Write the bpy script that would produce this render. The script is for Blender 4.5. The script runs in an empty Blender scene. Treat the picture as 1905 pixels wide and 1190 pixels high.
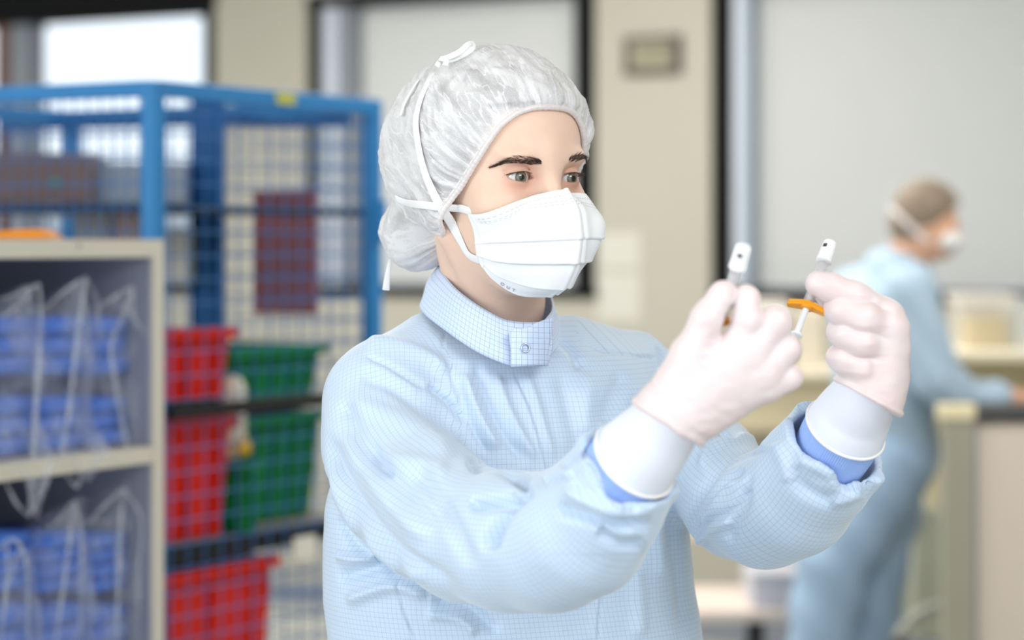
import bpy, bmesh, math, random
import numpy as np
from mathutils import Vector, Matrix

S = bpy.context.scene
C = S.collection
random.seed(7)
rng = np.random.default_rng(11)

# ------------------------------------------------------------------ camera
FPX = 85.0 / 36.0 * 1905.0          # focal length in pixels of the 1905 px frame
CZ, HY = 1.50, 450.0                # camera height, horizon row
cam_d = bpy.data.cameras.new('camera')
cam_d.lens = 85.0
cam_d.sensor_width = 36.0
cam_d.shift_y = -(595.0 - HY) / 1905.0
cam_d.clip_start = 0.1
cam_d.clip_end = 200
cam_d.dof.use_dof = True
cam_d.dof.focus_distance = 2.44
cam_d.dof.aperture_fstop = 3.0
cam = bpy.data.objects.new('camera', cam_d)
cam.location = (0, 0, CZ)
cam.rotation_euler = (math.pi / 2, 0, 0)
C.objects.link(cam)
S.camera = cam

# ------------------------------------------------------------------ world, lamps, exposure
S.view_settings.view_transform = 'Standard'
S.view_settings.look = 'None'
S.view_settings.exposure = 0.74
S.view_settings.gamma = 1.0
S.view_settings.use_curve_mapping = False
S.cycles.max_bounces = 10
S.cycles.transparent_max_bounces = 24
w = bpy.data.worlds.new('daylight')
S.world = w
w.use_nodes = True
bg = w.node_tree.nodes['Background']
bg.inputs['Color'].default_value = (0.84, 0.93, 1.0, 1)
bg.inputs['Strength'].default_value = 0.88


def area(name, loc, target, sx, sy, power, col=(1, 1, 1)):
    l = bpy.data.lights.new(name, 'AREA')
    l.shape = 'RECTANGLE'
    l.size, l.size_y = sx, sy
    l.energy = power
    l.color = col
    o = bpy.data.objects.new(name, l)
    o.location = loc
    d = Vector(target) - Vector(loc)
    o.rotation_euler = d.to_track_quat('-Z', 'Y').to_euler()
    C.objects.link(o)
    return o


area('key_lamp', (-3.2, 0.2, 2.3), (0.0, 2.5, 1.3), 1.3, 1.2, 32, (1.0, 0.985, 0.96))  # added key lamp out of frame at left, no window stands there
area('fill_lamp_front', (1.5, 0.7, 2.9), (0.5, 2.3, 1.0), 2.0, 1.2, 42, (1.0, 0.99, 0.97))  # added fill for the right side of the figure, no fixture
area('fill_lamp_middle', (1.8, 5.2, 2.92), (1.6, 6.0, 0), 2.4, 2.0, 52, (1.0, 0.99, 0.96))  # added fill to lift the dim background at lower right
area('fill_lamp_rear', (-2.0, 7.5, 2.92), (-2.0, 7.8, 0), 5.8, 2.4, 175, (1.0, 0.97, 0.92))  # added unseen lamp that brightens the back wall and blinds

# ------------------------------------------------------------------ helpers
def W(px, py, Y):
    """world point seen at pixel (px, py) at distance Y"""
    return np.array([(px - 952.5) * Y / FPX, Y, CZ - (py - HY) * Y / FPX])


def tag(o, label=None, cat=None, group=None, kind=None):
    if label: o['label'] = label
    if cat: o['category'] = cat
    if group: o['group'] = group
    if kind: o['kind'] = kind
    return o


def link(name, me, mat=None, parent=None):
    o = bpy.data.objects.new(name, me)
    C.objects.link(o)
    if mat is not None:
        me.materials.append(mat)
    if parent is not None:
        o.parent = parent
        if parent.parent is None:
            o.matrix_parent_inverse = Matrix.Translation(parent.location).inverted()
    return o


def empty(name, loc, label, cat, group=None):
    o = bpy.data.objects.new(name, None)
    o.location = loc
    o.empty_display_size = 0.05
    C.objects.link(o)
    return tag(o, label, cat, group)


def mesh_np(name, V, Fq, mat=None, parent=None, smooth=True, uv=None):
    """V (n,3), Fq list/array of faces (equal length array or list of lists)"""
    me = bpy.data.meshes.new(name)
    V = np.asarray(V, dtype=np.float64)
    if isinstance(Fq, np.ndarray):
        k = Fq.shape[1]
        nf = len(Fq)
        me.vertices.add(len(V))
        me.vertices.foreach_set('co', V.astype(np.float32).ravel())
        me.loops.add(nf * k)
        me.loops.foreach_set('vertex_index', Fq.astype(np.int32).ravel())
        me.polygons.add(nf)
        me.polygons.foreach_set('loop_start', np.arange(0, nf * k, k, dtype=np.int32))
        me.update(calc_edges=True)
    else:
        me.from_pydata([tuple(v) for v in V], [], [tuple(f) for f in Fq])
        me.update()
    if uv is not None:
        l = me.uv_layers.new(name='UVMap')
        l.data.foreach_set('uv', np.asarray(uv, dtype=np.float32).ravel())
    me.validate()
    if smooth:
        me.polygons.foreach_set('use_smooth', np.ones(len(me.polygons), dtype=bool))
    return link(name, me, mat, parent)


class MB:
    """collects simple solids into one mesh"""
    def __init__(self):
        self.v, self.f = [], []

    def add(self, V, Fs):
        o = len(self.v)
        self.v += [tuple(map(float, p)) for p in V]
        self.f += [[i + o for i in f] for f in Fs]
        return self

    def box(self, x0, x1, y0, y1, z0, z1, c=0.0):
        if c <= 0:
            V = [(x0, y0, z0), (x1, y0, z0), (x1, y1, z0), (x0, y1, z0), (x0, y0, z1), (x1, y0, z1), (x1, y1, z1), (x0, y1, z1)]
            return self.add(V, [(0, 3, 2, 1), (4, 5, 6, 7), (0, 1, 5, 4), (1, 2, 6, 5), (2, 3, 7, 6), (3, 0, 4, 7)])
        bm = bmesh.new()
        bmesh.ops.create_cube(bm, size=1)
        for v in bm.verts:
            v.co = Vector((x0 + (v.co.x + .5) * (x1 - x0), y0 + (v.co.y + .5) * (y1 - y0), z0 + (v.co.z + .5) * (z1 - z0)))
        bmesh.ops.bevel(bm, geom=bm.edges[:], offset=c, segments=2, affect='EDGES', profile=0.5)
        bm.verts.index_update()
        V = [tuple(v.co) for v in bm.verts]
        Fs = [[v.index for v in f.verts] for f in bm.faces]
        bm.free()
        return self.add(V, Fs)

    def beam(self, a, b, wx, wz, up=(0, 0, 1)):
        """rectangular bar from a to b, wx sideways, wz along up"""
        a, b, up = Vector(a), Vector(b), Vector(up)
        d = (b - a).normalized()
        s = d.cross(up)
        s = s.normalized() if s.length > 1e-6 else Vector((1, 0, 0))
        u = s.cross(d).normalized()
        V = []
        for p in (a, b):
            for i, j in ((-1, -1), (1, -1), (1, 1), (-1, 1)):
                V.append(p + s * (i * wx / 2) + u * (j * wz / 2))
        return self.add(V, [(0, 1, 2, 3), (7, 6, 5, 4), (0, 4, 5, 1), (1, 5, 6, 2), (2, 6, 7, 3), (3, 7, 4, 0)])

    def tube(self, pts, r, n=8, cap=True, radii=None):
        pts = [Vector(p) for p in pts]
        N = len(pts)
        rows = []
        prev = None
        for i, p in enumerate(pts):
            t = (pts[min(i + 1, N - 1)] - pts[max(i - 1, 0)]).normalized()
            if prev is None:
                a = Vector((0, 0, 1)) if abs(t.z) < 0.9 else Vector((1, 0, 0))
                s = t.cross(a).normalized()
            else:
                s = (prev - t * prev.dot(t)).normalized()
            prev = s
            u = t.cross(s)
            rr = radii[i] if radii is not None else r
            rows.append([p + s * (rr * math.cos(2 * math.pi * k / n)) + u * (rr * math.sin(2 * math.pi * k / n)) for k in range(n)])
        V = [q for row in rows for q in row]
        Fs = []
        for i in range(N - 1):
            for k in range(n):
                a, b = i * n + k, i * n + (k + 1) % n
                Fs.append((a, b, b + n, a + n))
        if cap:
            Fs.append(tuple(range(n - 1, -1, -1)))
            Fs.append(tuple((N - 1) * n + k for k in range(n)))
        return self.add(V, Fs)

    def build(self, name, mat, parent=None, smooth=False):
        me = bpy.data.meshes.new(name)
        me.from_pydata(self.v, [], self.f)
        me.update()
        if smooth:
            me.polygons.foreach_set('use_smooth', np.ones(len(me.polygons), dtype=bool))
        return link(name, me, mat, parent)


def add_mod(o, typ, **kw):
    m = o.modifiers.new(typ.lower(), typ)
    for k, v in kw.items():
        setattr(m, k, v)
    return m


# ---- materials
def srgb(r, g, b):
    f = lambda c: (c / 255 / 12.92) if c / 255 <= 0.04045 else ((c / 255 + 0.055) / 1.055) ** 2.4
    return (f(r), f(g), f(b), 1.0)


def nd(nt, typ, **ins):
    n = nt.nodes.new(typ)
    for k, v in ins.items():
        if hasattr(n, k) and k not in n.inputs:
            setattr(n, k, v)
        else:
            n.inputs[k].default_value = v
    return n


def mat(name, col, rough=0.6, var=0.06, scale=12.0, bump=0.0, metal=0.0, spec=0.4, trans=0.0, sss=0.0, sheen=0.0, ior=1.45, alpha=1.0):
    m = bpy.data.materials.new(name)
    m.use_nodes = True
    nt = m.node_tree
    b = nt.nodes['Principled BSDF']
    tc = nd(nt, 'ShaderNodeTexCoord')
    no = nd(nt, 'ShaderNodeTexNoise')
    no.inputs['Scale'].default_value = scale
    no.inputs['Detail'].default_value = 4
    nt.links.new(tc.outputs['Object'], no.inputs['Vector'])
    mx = nt.nodes.new('ShaderNodeMix')
    mx.data_type = 'RGBA'
    c = Vector(col[:3])
    mx.inputs[6].default_value = (*(c * (1 - var)), 1)
    mx.inputs[7].default_value = (*[min(1, q) for q in (c * (1 + var))], 1)
    nt.links.new(no.outputs['Fac'], mx.inputs[0])
    nt.links.new(mx.outputs[2], b.inputs['Base Color'])
    b.inputs['Roughness'].default_value = rough
    b.inputs['Metallic'].default_value = metal
    b.inputs['Specular IOR Level'].default_value = spec
    b.inputs['IOR'].default_value = ior
    b.inputs['Transmission Weight'].default_value = trans
    b.inputs['Sheen Weight'].default_value = sheen
    b.inputs['Alpha'].default_value = alpha
    if sss > 0:
        b.inputs['Subsurface Weight'].default_value = sss
        b.inputs['Subsurface Radius'].default_value = (0.012, 0.005, 0.003)
        b.inputs['Subsurface Scale'].default_value = 1.0
    if bump > 0:
        bn = nd(nt, 'ShaderNodeBump')
        bn.inputs['Strength'].default_value = bump
        bn.inputs['Distance'].default_value = 0.002
        nt.links.new(no.outputs['Fac'], bn.inputs['Height'])
        nt.links.new(bn.outputs['Normal'], b.inputs['Normal'])
    return m


def film(name, col, opacity, rough=0.3, streak=0.0, scale=30.0, transl=0.4, stretch=(1, 1, 1), uvs=False, lo=0.35, hi=0.65, bump=0.0):
    """thin partly see-through sheet: transparent mixed with diffuse/translucent/gloss, opacity varied by noise"""
    m = bpy.data.materials.new(name)
    m.use_nodes = True
    nt = m.node_tree
    nt.nodes.remove(nt.nodes['Principled BSDF'])
    out = nt.nodes['Material Output']
    L = nt.links.new
    tc = nd(nt, 'ShaderNodeTexCoord')
    mp = nd(nt, 'ShaderNodeMapping')
    mp.inputs['Scale'].default_value = stretch
    L(tc.outputs['UV' if uvs else 'Object'], mp.inputs['Vector'])
    no = nd(nt, 'ShaderNodeTexNoise')
    no.inputs['Scale'].default_value = scale
    no.inputs['Detail'].default_value = 6
    no.inputs['Roughness'].default_value = 0.6
    L(mp.outputs['Vector'], no.inputs['Vector'])
    mr = nd(nt, 'ShaderNodeMapRange')
    mr.inputs['From Min'].default_value = lo
    mr.inputs['From Max'].default_value = hi
    mr.inputs['To Min'].default_value = max(0, opacity - streak)
    mr.inputs['To Max'].default_value = min(1, opacity + streak)
    L(no.outputs['Fac'], mr.inputs['Value'])
    di = nd(nt, 'ShaderNodeBsdfDiffuse')
    di.inputs['Color'].default_value = col
    tl = nd(nt, 'ShaderNodeBsdfTranslucent')
    tl.inputs['Color'].default_value = col
    m1 = nd(nt, 'ShaderNodeMixShader')
    m1.inputs[0].default_value = transl
    L(di.outputs[0], m1.inputs[1]); L(tl.outputs[0], m1.inputs[2])
    gl = nd(nt, 'ShaderNodeBsdfGlossy')
    gl.inputs['Roughness'].default_value = rough
    m2 = nd(nt, 'ShaderNodeMixShader')
    m2.inputs[0].default_value = 0.06
    L(m1.outputs[0], m2.inputs[1]); L(gl.outputs[0], m2.inputs[2])
    tr = nd(nt, 'ShaderNodeBsdfTransparent')
    m3 = nd(nt, 'ShaderNodeMixShader')
    L(mr.outputs[0], m3.inputs[0]); L(tr.outputs[0], m3.inputs[1]); L(m2.outputs[0], m3.inputs[2])
    L(m3.outputs[0], out.inputs['Surface'])
    if bump > 0:
        bn = nd(nt, 'ShaderNodeBump')
        bn.inputs['Strength'].default_value = bump
        bn.inputs['Distance'].default_value = 0.003
        L(no.outputs['Fac'], bn.inputs['Height'])
        for s in (di, tl, gl):
            L(bn.outputs['Normal'], s.inputs['Normal'])
    return m


# ---- implicit surfaces
def smin(a, b, k):
    if k <= 0: return np.minimum(a, b)
    h = np.clip(0.5 + 0.5 * (b - a) / k, 0, 1)
    return b + (a - b) * h - k * h * (1 - h)


def smax(a, b, k):
    return -smin(-a, -b, k)


def ell(p, c, r, R=None):
    q = p - np.asarray(c)
    if R is not None: q = q @ R
    r = np.asarray(r, dtype=float)
    k0 = np.sqrt(((q / r) ** 2).sum(1))
    k1 = np.sqrt(((q / r ** 2) ** 2).sum(1)) + 1e-9
    return k0 * (k0 - 1) / k1


def cone(p, a, b, ra, rb):
    a = np.asarray(a, float); b = np.asarray(b, float)
    d = b - a
    L2 = d @ d + 1e-12
    t = np.clip(((p - a) @ d) / L2, 0, 1)
    q = p - a - t[:, None] * d
    return np.sqrt((q ** 2).sum(1)) - (ra + (rb - ra) * t)


def chain(p, pts, k=0.0):
    """pts: list of (xyz, r)"""
    d = None
    for (a, ra), (b, rb) in zip(pts[:-1], pts[1:]):
        e = cone(p, a, b, ra, rb)
        d = e if d is None else smin(d, e, k)
    return d


def grad(f, p, e=4e-4):
    g = np.zeros_like(p)
    for s in ((1, -1, -1), (-1, -1, 1), (-1, 1, -1), (1, 1, 1)):
        s = np.array(s, float)
        g += s * f(p + s * e)[:, None]
    n = np.sqrt((g ** 2).sum(1))[:, None] + 1e-12
    return g / n, n[:, 0] / (4 * e)


def nets(f, lo, hi, h, B=4, newton=2, relax=1):
    lo = np.asarray(lo, float); hi = np.asarray(hi, float)
    nb = np.ceil((hi - lo) / h / B).astype(int) + 1
    n = nb * B
    bc = [lo[i] + (np.arange(nb[i]) * B + (B - 1) / 2) * h for i in range(3)]
    G = np.stack(np.meshgrid(*bc, indexing='ij'), -1).reshape(-1, 3)
    d = f(G)
    V = np.repeat(np.repeat(np.repeat(d.reshape(nb), B, 0), B, 1), B, 2).astype(np.float32)
    near = np.abs(d) < B * h * 1.9
    idx = np.argwhere(near.reshape(nb))
    off = np.stack(np.meshgrid(*[np.arange(B)] * 3, indexing='ij'), -1).reshape(-1, 3)
    for s in range(0, len(idx), 4000):
        ii = (idx[s:s + 4000, None, :] * B + off[None]).reshape(-1, 3)
        V[ii[:, 0], ii[:, 1], ii[:, 2]] = f(lo + ii * h)
    sg = V < 0
    # cells with mixed signs
    c = np.zeros(n - 1, dtype=np.uint8)
    for dx in (0, 1):
        for dy in (0, 1):
            for dz in (0, 1):
                c += sg[dx:n[0] - 1 + dx, dy:n[1] - 1 + dy, dz:n[2] - 1 + dz]
    cells = np.argwhere((c > 0) & (c < 8))
    vid = np.full(n - 1, -1, dtype=np.int32)
    vid[cells[:, 0], cells[:, 1], cells[:, 2]] = np.arange(len(cells))
    acc = np.zeros((len(cells), 3)); cnt = np.zeros(len(cells))
    cs = [(x, y, z) for x in (0, 1) for y in (0, 1) for z in (0, 1)]
    for a in range(8):
        for b in range(a + 1, 8):
            A, Bc = np.array(cs[a]), np.array(cs[b])
            if np.abs(A - Bc).sum() != 1: continue
            ia = cells + A; ib = cells + Bc
            va = V[ia[:, 0], ia[:, 1], ia[:, 2]]; vb = V[ib[:, 0], ib[:, 1], ib[:, 2]]
            m = (va < 0) != (vb < 0)
            t = np.where(m, va / (va - vb + 1e-20), 0)
            acc += np.where(m[:, None], A + (Bc - A) * t[:, None], 0)
            cnt += m
    P = lo + (cells + acc / cnt[:, None]) * h
    quads = []
    for ax in range(3):
        o1, o2 = [(1, 2), (2, 0), (0, 1)][ax]
        sl0 = [slice(1, n[i] - 1) for i in range(3)]; sl1 = list(sl0)
        sl0[ax] = slice(0, n[ax] - 1); sl1[ax] = slice(1, n[ax])
        a = sg[tuple(sl0)]; b = sg[tuple(sl1)]
        e = np.argwhere(a != b)
        base = e.copy(); base[:, o1] += 1; base[:, o2] += 1
        ins = a[e[:, 0], e[:, 1], e[:, 2]]
        def cid(d1, d2):
            q = base.copy(); q[:, o1] -= d1; q[:, o2] -= d2
            return vid[q[:, 0], q[:, 1], q[:, 2]]
        Q = np.stack([cid(1, 1), cid(0, 1), cid(0, 0), cid(1, 0)], 1)
        Q[~ins] = Q[~ins][:, ::-1]
        quads.append(Q)
    Q = np.concatenate(quads)
    Q = Q[(Q >= 0).all(1)]
    for it in range(newton):
        if it == 0 and relax:
            P = laplace(P, Q, relax)
        g, m = grad(f, P)
        P = P - g * np.clip(f(P) / np.maximum(m, 0.3), -h, h)[:, None]
    return P, Q


def laplace(P, Q, it=1, lam=0.5):
    n = len(P)
    k = Q.shape[1]
    for _ in range(it):
        A = np.zeros_like(P); c = np.zeros(n)
        for i in range(k):
            j = (i + 1) % k
            for (s, t) in ((i, j), (j, i)):
                for ax in range(3):
                    A[:, ax] += np.bincount(Q[:, s], weights=P[Q[:, t], ax], minlength=n)
                c += np.bincount(Q[:, s], minlength=n)
        ok = c > 0
        P = P.copy()
        P[ok] = P[ok] * (1 - lam) + lam * A[ok] / c[ok][:, None]
    return P


def vnormals(P, Q):
    a, b, c, d = (P[Q[:, i]] for i in range(4))
    fn = np.cross(c - a, d - b)
    N = np.zeros_like(P)
    for i in range(4):
        for ax in range(3):
            N[:, ax] += np.bincount(Q[:, i], weights=fn[:, ax], minlength=len(P))
    return N / (np.sqrt((N ** 2).sum(1))[:, None] + 1e-12)


def subdiv(P, Q):
    E = np.concatenate([np.stack([Q[:, i], Q[:, (i + 1) % 4]], 1) for i in range(4)])
    Es = np.sort(E, 1)
    key = Es[:, 0].astype(np.int64) * len(P) + Es[:, 1]
    u, first, inv = np.unique(key, return_index=True, return_inverse=True)
    inv = inv.ravel()
    EM = (P[Es[first, 0]] + P[Es[first, 1]]) / 2
    FC = P[Q].mean(1)
    n0, n1 = len(P), len(P) + len(EM)
    nf = len(Q)
    e = inv.reshape(4, nf) + n0
    fc = np.arange(nf) + n1
    Q2 = np.concatenate([np.stack([Q[:, i], e[i], fc, e[(i - 1) % 4]], 1) for i in range(4)])
    return np.concatenate([P, EM, FC]), Q2


def drop(P, Q, keepv):
    """keep faces whose vertices are all kept"""
    kf = keepv[Q].all(1)
    Q = Q[kf]
    used = np.zeros(len(P), bool); used[Q.ravel()] = True
    idx = np.cumsum(used) - 1
    return P[used], idx[Q]


def to_px(P):
    return 952.5 + P[:, 0] / P[:, 1] * FPX, HY + (CZ - P[:, 2]) / P[:, 1] * FPX


def hit(px, py, f, y0=1.7, y1=3.0, off=0.0):
    """march from the lens through the pixel onto a surface"""
    d = np.array([(px - 952.5) / FPX, 1.0, -(py - HY) / FPX])
    o = np.array([0, 0, CZ])
    y = y0
    best = (9, y0)
    for _ in range(200):
        p = o + d * y
        v = float(f(p[None])[0]) - off
        if v < best[0]: best = (v, y)
        if v < 1e-4: break
        y += max(v * 0.7, 2e-4)
        if y > y1:
            y = best[1]; break
    return o + d * y


def vnoise(p, seed=0):
    """smooth value noise, p (n,k<=3) -> (n,) in -1..1"""
    p = np.asarray(p, float)
    if p.shape[1] < 3: p = np.concatenate([p, np.zeros((len(p), 3 - p.shape[1]))], 1)
    i = np.floor(p).astype(np.int64); f = p - i
    f = f * f * (3 - 2 * f)
    def hsh(x, y, z):
        n = (x * 73856093) ^ (y * 19349663) ^ (z * 83492791) ^ (seed * 2654435)
        n = (n ^ (n >> 13)) * 1274126177
        return ((n ^ (n >> 16)) & 0xffff) / 32767.5 - 1
    r = 0
    for a in (0, 1):
        for b in (0, 1):
            for c in (0, 1):
                wgt = (f[:, 0] if a else 1 - f[:, 0]) * (f[:, 1] if b else 1 - f[:, 1]) * (f[:, 2] if c else 1 - f[:, 2])
                r = r + wgt * hsh(i[:, 0] + a, i[:, 1] + b, i[:, 2] + c)
    return r


def catmull(pts, n, closed=False):
    pts = np.asarray(pts, float)
    m = len(pts)
    out = []
    segs = m if closed else m - 1
    ts = np.linspace(0, segs, n, endpoint=not closed)
    for t in ts:
        i = min(int(t), segs - 1); u = t - i
        if closed:
            p0, p1, p2, p3 = pts[(i - 1) % m], pts[i % m], pts[(i + 1) % m], pts[(i + 2) % m]
        else:
            p1, p2 = pts[i], pts[i + 1]
            p0 = pts[i - 1] if i > 0 else 2 * p1 - p2
            p3 = pts[i + 2] if i + 2 < m else 2 * p2 - p1
        out.append(0.5 * ((2 * p1) + (-p0 + p2) * u + (2 * p0 - 5 * p1 + 4 * p2 - p3) * u * u + (-p0 + 3 * p1 - 3 * p2 + p3) * u ** 3))
    return np.array(out)


def poly_dist(px, py, pts):
    """distance to a polyline, with position along (0..1) and signed side"""
    pts = np.asarray(pts, float)
    best = np.full(len(px), 1e9); tt = np.zeros(len(px)); sd = np.zeros(len(px))
    seg = np.sqrt(((pts[1:] - pts[:-1]) ** 2).sum(1)); cum = np.concatenate([[0], np.cumsum(seg)]); tot = cum[-1]
    for i in range(len(pts) - 1):
        a, b = pts[i], pts[i + 1]
        d = b - a
        t = np.clip(((px - a[0]) * d[0] + (py - a[1]) * d[1]) / (d @ d), 0, 1)
        qx, qy = px - a[0] - t * d[0], py - a[1] - t * d[1]
        dd = np.sqrt(qx ** 2 + qy ** 2)
        m = dd < best
        best = np.where(m, dd, best)
        tt = np.where(m, (cum[i] + t * seg[i]) / tot, tt)
        sd = np.where(m, np.sign(d[0] * qy - d[1] * qx), sd)
    return best, tt, sd


def strip(name, pts, nrm, width, mat_, parent, thick=0.0006, widths=None):
    """ribbon through world points with per-point normals"""
    pts = np.asarray(pts, float); nrm = np.asarray(nrm, float)
    n = len(pts)
    V, Fq = [], []
    for i in range(n):
        t = pts[min(i + 1, n - 1)] - pts[max(i - 1, 0)]
        t /= np.linalg.norm(t) + 1e-9
        s = np.cross(t, nrm[i]); s /= np.linalg.norm(s) + 1e-9
        ww = (widths[i] if widths is not None else width) / 2
        V += [pts[i] - s * ww, pts[i] - s * ww * .4 + nrm[i] * thick, pts[i] + s * ww * .4 + nrm[i] * thick, pts[i] + s * ww]
    for i in range(n - 1):
        for k in range(3):
            a = i * 4 + k
            Fq.append((a, a + 1, a + 5, a + 4))
    o = mesh_np(name, V, np.array(Fq), mat_, parent)
    add_mod(o, 'SOLIDIFY', thickness=thick, offset=0)
    add_mod(o, 'SUBSURF', levels=1, render_levels=1)
    return o

# ================================================================== the room (its grid stands 30 degrees off the view)
EX, EY = 0.8660254, -0.5             # along the back wall, to the right
Y0 = 9.5
TAN = 0.57735


def wpt(px, off=0.0):
    """(x, y) on the back wall plane moved off metres into the room"""
    k = (px - 952.5) / FPX
    y = (Y0 - off / EX) / (1 + TAN * k)
    return k * y, y


def wz(px, py, off=0.0):
    return CZ - (py - HY) * wpt(px, off)[1] / FPX


def wbox(mb, px0, px1, z0, z1, o0, o1):
    """box on the wall between pixel columns px0..px1 (taken at its front face), offsets o0 (front) to o1 (back)"""
    a, b = wpt(px0, o0), wpt(px1, o0)
    nx, ny = -0.5 * (o1 - o0), -0.8660254 * (o1 - o0)
    V = []
    for z in (z0, z1):
        V += [(a[0], a[1], z), (b[0], b[1], z), (b[0] + nx, b[1] + ny, z), (a[0] + nx, a[1] + ny, z)]
    return mb.add(V, [(0, 3, 2, 1), (4, 5, 6, 7), (0, 1, 5, 4), (1, 2, 6, 5), (2, 3, 7, 6), (3, 0, 4, 7)])


wallm = mat('cream_wall_paint', srgb(158, 154, 142), rough=0.8, var=0.02, scale=3)
blackm = mat('black_window_frame', srgb(14, 14, 15), rough=0.8, var=0.1, spec=0.15)
silverm = mat('grey_channel', srgb(176, 182, 192), rough=0.45, var=0.05)
greym = mat('dark_grey_channel', srgb(120, 124, 132), rough=0.5, var=0.05)
floorm = mat('grey_floor', srgb(176, 176, 168), rough=0.45, var=0.05, scale=4)
ceilm = mat('ceiling_paint', srgb(225, 224, 218), rough=0.9, var=0.02)

SILL, HEAD, CEIL = 1.315, 2.52, 3.0
mb = MB()
LX, RX = -900, 4500
wbox(mb, LX, RX, 0, SILL, 0, -0.30)
wbox(mb, LX, RX, HEAD, CEIL, 0, -0.30)
for a, b in ((-900, -420), (400, 570), (1108, 1322), (2350, 4500)):
    wbox(mb, a, b, SILL, HEAD, 0, -0.30)
tag(mb.build('wall_back', wallm), kind='structure')
mb = MB(); mb.box(-7, 7, -0.5, 13.5, -0.1, 0)
tag(mb.build('floor', floorm), kind='structure')
mb = MB(); mb.box(-7, 7, -0.5, 13.5, CEIL, CEIL + 0.1)
tag(mb.build('ceiling', ceilm), kind='structure')
xr_, yr_ = wpt(4500)
mb = MB(); mb.beam((xr_ + .087, yr_ - .05, CEIL / 2), (xr_ + .087 - 0.5 * 6.6, yr_ - .05 - 0.866 * 6.6, CEIL / 2), 0.2, CEIL)
tag(mb.build('wall_right', wallm), kind='structure')  # unseen wall, added to darken the right side and raise contrast
mb = MB(); wbox(mb, LX, RX, 0, 0.10, 0.012, 0)
tag(mb.build('baseboard_back', greym), kind='structure')

# windows: black frames, side channels, glass
glassm = film('window_glass', (0.8, 0.85, 0.9, 1), 0.03, rough=0.02, scale=3)


def window(name, a, b, fl, fr, lab):
    mb = MB()
    wbox(mb, a, a + fl, SILL, HEAD, -0.02, -0.10)
    wbox(mb, b - fr, b, SILL, HEAD, -0.02, -0.10)
    wbox(mb, a, b, SILL - 0.035, SILL + 0.012, 0.012, -0.14)
    wbox(mb, a, b, HEAD - 0.05, HEAD, 0.0, -0.12)
    o = mb.build(name, blackm)
    tag(o, kind='structure')
    mb = MB()
    wbox(mb, a + fl, b - fr, SILL, HEAD, -0.25, -0.256)
    mb.build('window_pane', glassm, o)
    return o


w1 = window('window_1', -420, 401, 24, 24, '')
mb = MB(); wbox(mb, -420, 401, HEAD - 0.01, HEAD + 0.22, 0.012, 0.0); mb.build('head_panel', blackm, w1)
w2 = window('window_2', 569, 1109, 28, 40, '')
w3 = window('window_3', 1321, 2350, 40, 30, '')
mb = MB(); wbox(mb, 18, 54, SILL, HEAD, -0.03, -0.14); mb.build('mullion', greym, w1)
mb = MB(); wbox(mb, -10, 14, SILL, HEAD, -0.02, -0.10); mb.build('mullion', mat('brown_mullion', srgb(96, 62, 44), rough=0.6), w1)
for par, a, b, m_ in ((w2, 598, 626, silverm), (w2, 626, 652, greym), (w3, 1362, 1380, silverm), (w3, 1380, 1394, mat('blue_grey_channel', srgb(140, 152, 166), rough=0.5))):
    mb = MB(); wbox(mb, a, b, SILL, HEAD, -0.03, -0.12); mb.build('side_channel', m_, par)

# pleated blinds
blindm = film('pleated_blind_cloth', (0.93, 0.93, 0.905, 1), 1.0, rough=0.7, scale=4, transl=0.66)


def blind(a, b, label):
    n = int((b - a) / 6.5)
    V, Fq = [], []
    for i in range(n + 1):
        px = a + (b - a) * i / n
        x, y = wpt(px, -0.13 + (0.014 if i % 2 else -0.014))
        for z in (SILL + 0.014, HEAD - 0.03):
            V.append((x, y, z))
    for i in range(n):
        Fq.append((2 * i, 2 * i + 2, 2 * i + 3, 2 * i + 1))
    root = empty('pleated_blind', (*wpt((a + b) / 2, -0.1), SILL), label, 'blind', 'window blinds')
    o = mesh_np('blind_fabric', V, np.array(Fq), blindm, root, smooth=False)
    mb = MB(); wbox(mb, a, b, HEAD - 0.04, HEAD - 0.005, -0.115, -0.15); mb.build('head_rail', silverm, root)
    mb = MB(); wbox(mb, a, b, SILL + 0.006, SILL + 0.02, -0.118, -0.145); mb.build('bottom_rail', silverm, root)


blind(652, 1070, 'pale pleated blind filling the window behind the hair cover')
blind(1394, 2318, 'pale pleated blind of the wide window behind the stooping colleague')

# outside, seen through the left window
mb = MB(); mb.box(-16, -3.0, 24, 30, -1, 2.31)
tag(mb.build('building_outside', mat('pale_facade', srgb(178, 184, 190), rough=0.8, scale=0.6, var=0.2)), 'low grey building outside the left window', 'building')
mb = MB(); mb.box(-60, 60, 12.5, 80, -1.2, -1.0)
tag(mb.build('ground_outside', mat('asphalt', srgb(190, 190, 188), rough=0.9)), kind='structure')

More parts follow.
